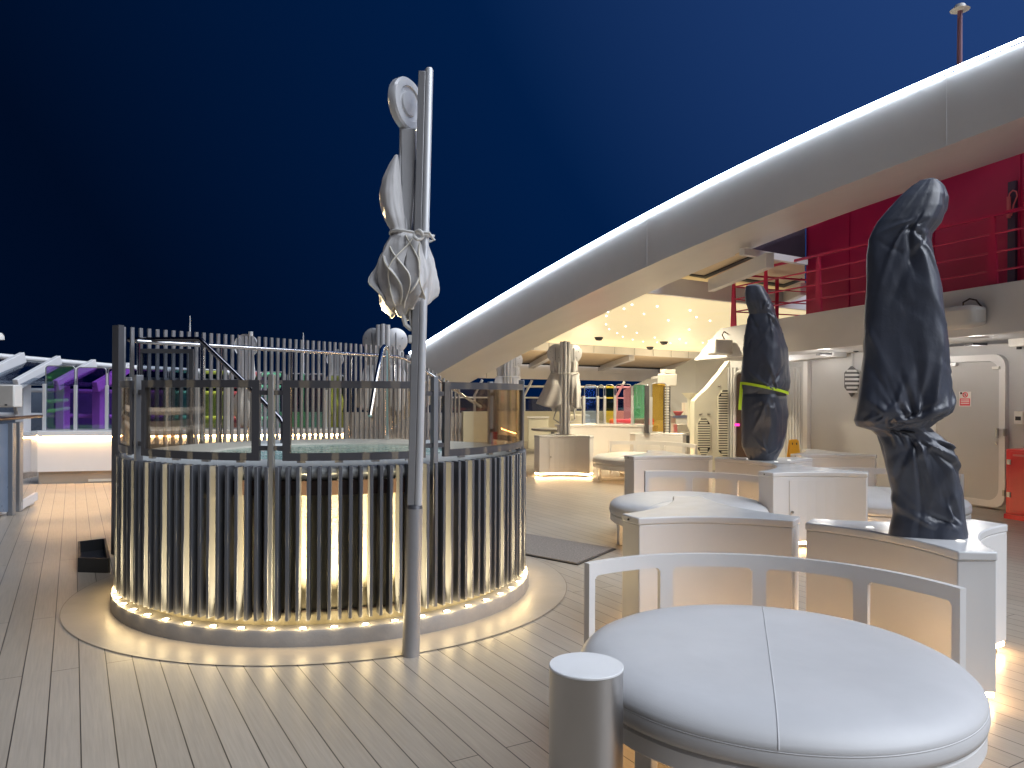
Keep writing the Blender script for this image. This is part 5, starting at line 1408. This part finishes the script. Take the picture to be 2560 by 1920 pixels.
pb1 = thing('planter_box', 'bright cream cupboard far behind, right of the double parasol mast', 'cupboard', dp(1442, 1075, 18.5))
a = dp(1442, 1075, 18.5); q = MB(); q.box((a.x, a.y, 0.40), (0.62, 0.4, 0.80)); q.build('box', M['cream'], pb1, bevel=0.01)
q = MB(); q.prism([(a.x - .3, a.y - .2), (a.x + .3, a.y - .2), (a.x + .25, a.y + .2), (a.x - .1, a.y + .2)], 0.801, 1.0); q.build('lid', M['cream'], pb1)
br = thing('bar_counter', 'bright cream bar counter with steel appliances at the far right under the canopy', 'bar', (4.2, 18.5, 0))
a, c_ = dp(1690, 1000, 18.2), dp(1765, 1000, 18.9)
q = MB(); q.slab([Vector((a.x, a.y, 0)), Vector((c_.x, c_.y, 0)), Vector((c_.x, c_.y, .95)), Vector((a.x, a.y, .95))], (0, 1, 0), 0.6); q.build('body', M['cream'], br)
q = MB(); q.slab([Vector((a.x - .1, a.y - .1, .951)), Vector((c_.x, c_.y - .1, .951)), Vector((c_.x, c_.y + .6, .951)), Vector((a.x - .1, a.y + .6, .951))], (0, 0, 1), 0.05); q.build('worktop', M['steel'], br)
q = MB(); q.box(((a.x + c_.x) / 2 + .05, a.y + .35, 1.16), (0.5, 0.3, 0.3)); q.build('back_shelf', M['cream'], br)
stv = thing('steel_oven', 'stainless steel cooker with dark window in front of the far bar', 'cooker', (*dp(1706, 1100, 17.3).xy, 0))
p0 = dp(1707, 1100, 17.3); q = MB(); q.box((p0.x, 17.3, 0.42), (0.34, 0.4, 0.84)); q.build('body', M['steel'], stv, bevel=0.01)
q = MB(); q.box((p0.x - .01, 17.095, 0.46), (0.22, 0.012, 0.26)); q.build('window', M['dark'], stv)
q = MB(); q.tube([(p0.x - .12, 17.07, .66), (p0.x + .12, 17.07, .66)], .012, 6); q.build('handle', M['chrome'], stv)
bsk = thing('fruit_bowl', 'small red bowl on the far bar counter', 'bowl', (*dp(1684, 1035, 18.4).xy, 1.001))
p0 = dp(1695, 1035, 18.4); q = MB(); q.lathe([(0.0, 0), (0.06, 0), (0.13, .10), (0.12, .10), (0.05, .02), (0, .02)], (p0.x, 18.4, 1.002), 20); q.build('bowl', M['pink'], bsk)
pipe = thing('steam_pipe', 'cream vertical pipe with funnel top left of the vented wall', 'pipe', (*dp(1728, 1100, 15.3).xy, 0))
p0 = dp(1722, 995, 15.3); q = MB(); q.tube([(p0.x + .06, 15.3, 0), (p0.x + .06, 15.3, .75), (p0.x, 15.3, .88), (p0.x, 15.3, 1.42)], 0.03, 10); q.build('pipe', M['cream'], pipe)
q = MB(); q.lathe([(0.03, 1.40), (0.05, 1.42), (0.17, 1.54), (0, 1.54)], (p0.x + .02, 15.3, 0), 4); q.build('funnel', M['cream'], pipe)
# chairs of the bar in pink / green light behind the panes
for (px, Y, k, lab) in ((1560, 18.0, 'pink', 'bright pink slatted lounge seat behind the pink pane'), (1608, 18.6, 'rose', 'pink woven lounge seat behind the green pane')):
    p0 = dp(px, 1100, Y); t = thing('lounge_seat', lab, 'seat', (p0.x, Y, 0))
    q = MB(); q.box((0, 0, 0.34), (0.62, 0.6, 0.16)); q.build('seat', M['pink'], t, local=True, bevel=0.03)
    q = MB(); q.box((0, 0.28, 0.66), (0.62, 0.10, 0.50)); q.build('backrest', M['pink'], t, local=True, bevel=0.03)
    for (sx_, sy_) in ((-.27, -.25), (.27, -.25), (-.27, .25), (.27, .25)):
        q = MB(); q.box((sx_, sy_, 0.13), (.05, .05, .26)); q.build('leg', M['white'], t, local=True)

# wet floor sign
wf = gp(1985, 1217, 0); wf = dp(1985, 985, 12.9); wf.z = 0
ws = thing('wet_floor_sign', 'yellow folding wet floor warning sign standing before the grey wall', 'sign', wf)
for s_ in (-1, 1):
    q = MB()
    vs = [(-.115, s_ * .15, 0.002), (.115, s_ * .15, 0.002), (.075, s_ * .012, .74), (-.075, s_ * .012, .74)]
    q.slab([Vector(v) for v in vs], (0, s_, 0.2), 0.012); pnl = q.build('panel', M['yellow'], ws, local=True)
    if s_ < 0:
        for (cx, z) in ((-.055, .42), (.055, .42)):
            y = -(.15 - (.138) * z / .74) - 0.014
            q = MB()
            tri = [Vector((cx - .042, y - .002 - .02 * 0, z - .035)), Vector((cx + .042, y - .002, z - .035)), Vector((cx, y + .012, z + .04))]
            q.slab(tri, (0, -1, -.2), 0.002); q.build('warning_triangle', M['dark'], pnl, local=True, smooth=False)
            tri2 = [Vector((cx, z, 0))]
            q = MB(); q.beam(Vector((cx, y - .006, z - .014)), Vector((cx, y - .001, z + .016)), .010, .003, up=(0, 1, 0)); q.beam(Vector((cx, y - .0075, z - .027)), Vector((cx, y - .007, z - .020)), .010, .003, up=(0, 1, 0)); q.build('exclamation_mark', M['yellow'], pnl, local=True, smooth=False)
        for cx in (-.035, .035):
            z = .67; y = -(.15 - .138 * z / .74) - .015
            q = MB(); q.beam(Vector((cx, y, z - .03)), Vector((cx, y + .008, z + .03)), .016, .003, up=(0, 1, 0)); q.build('mark', M['dark'], pnl, local=True, smooth=False)
q = MB(); q.beam((-.05, 0, .745), (.05, 0, .745), .03, .02); q.build('hinge', M['yellow'], ws, local=True)
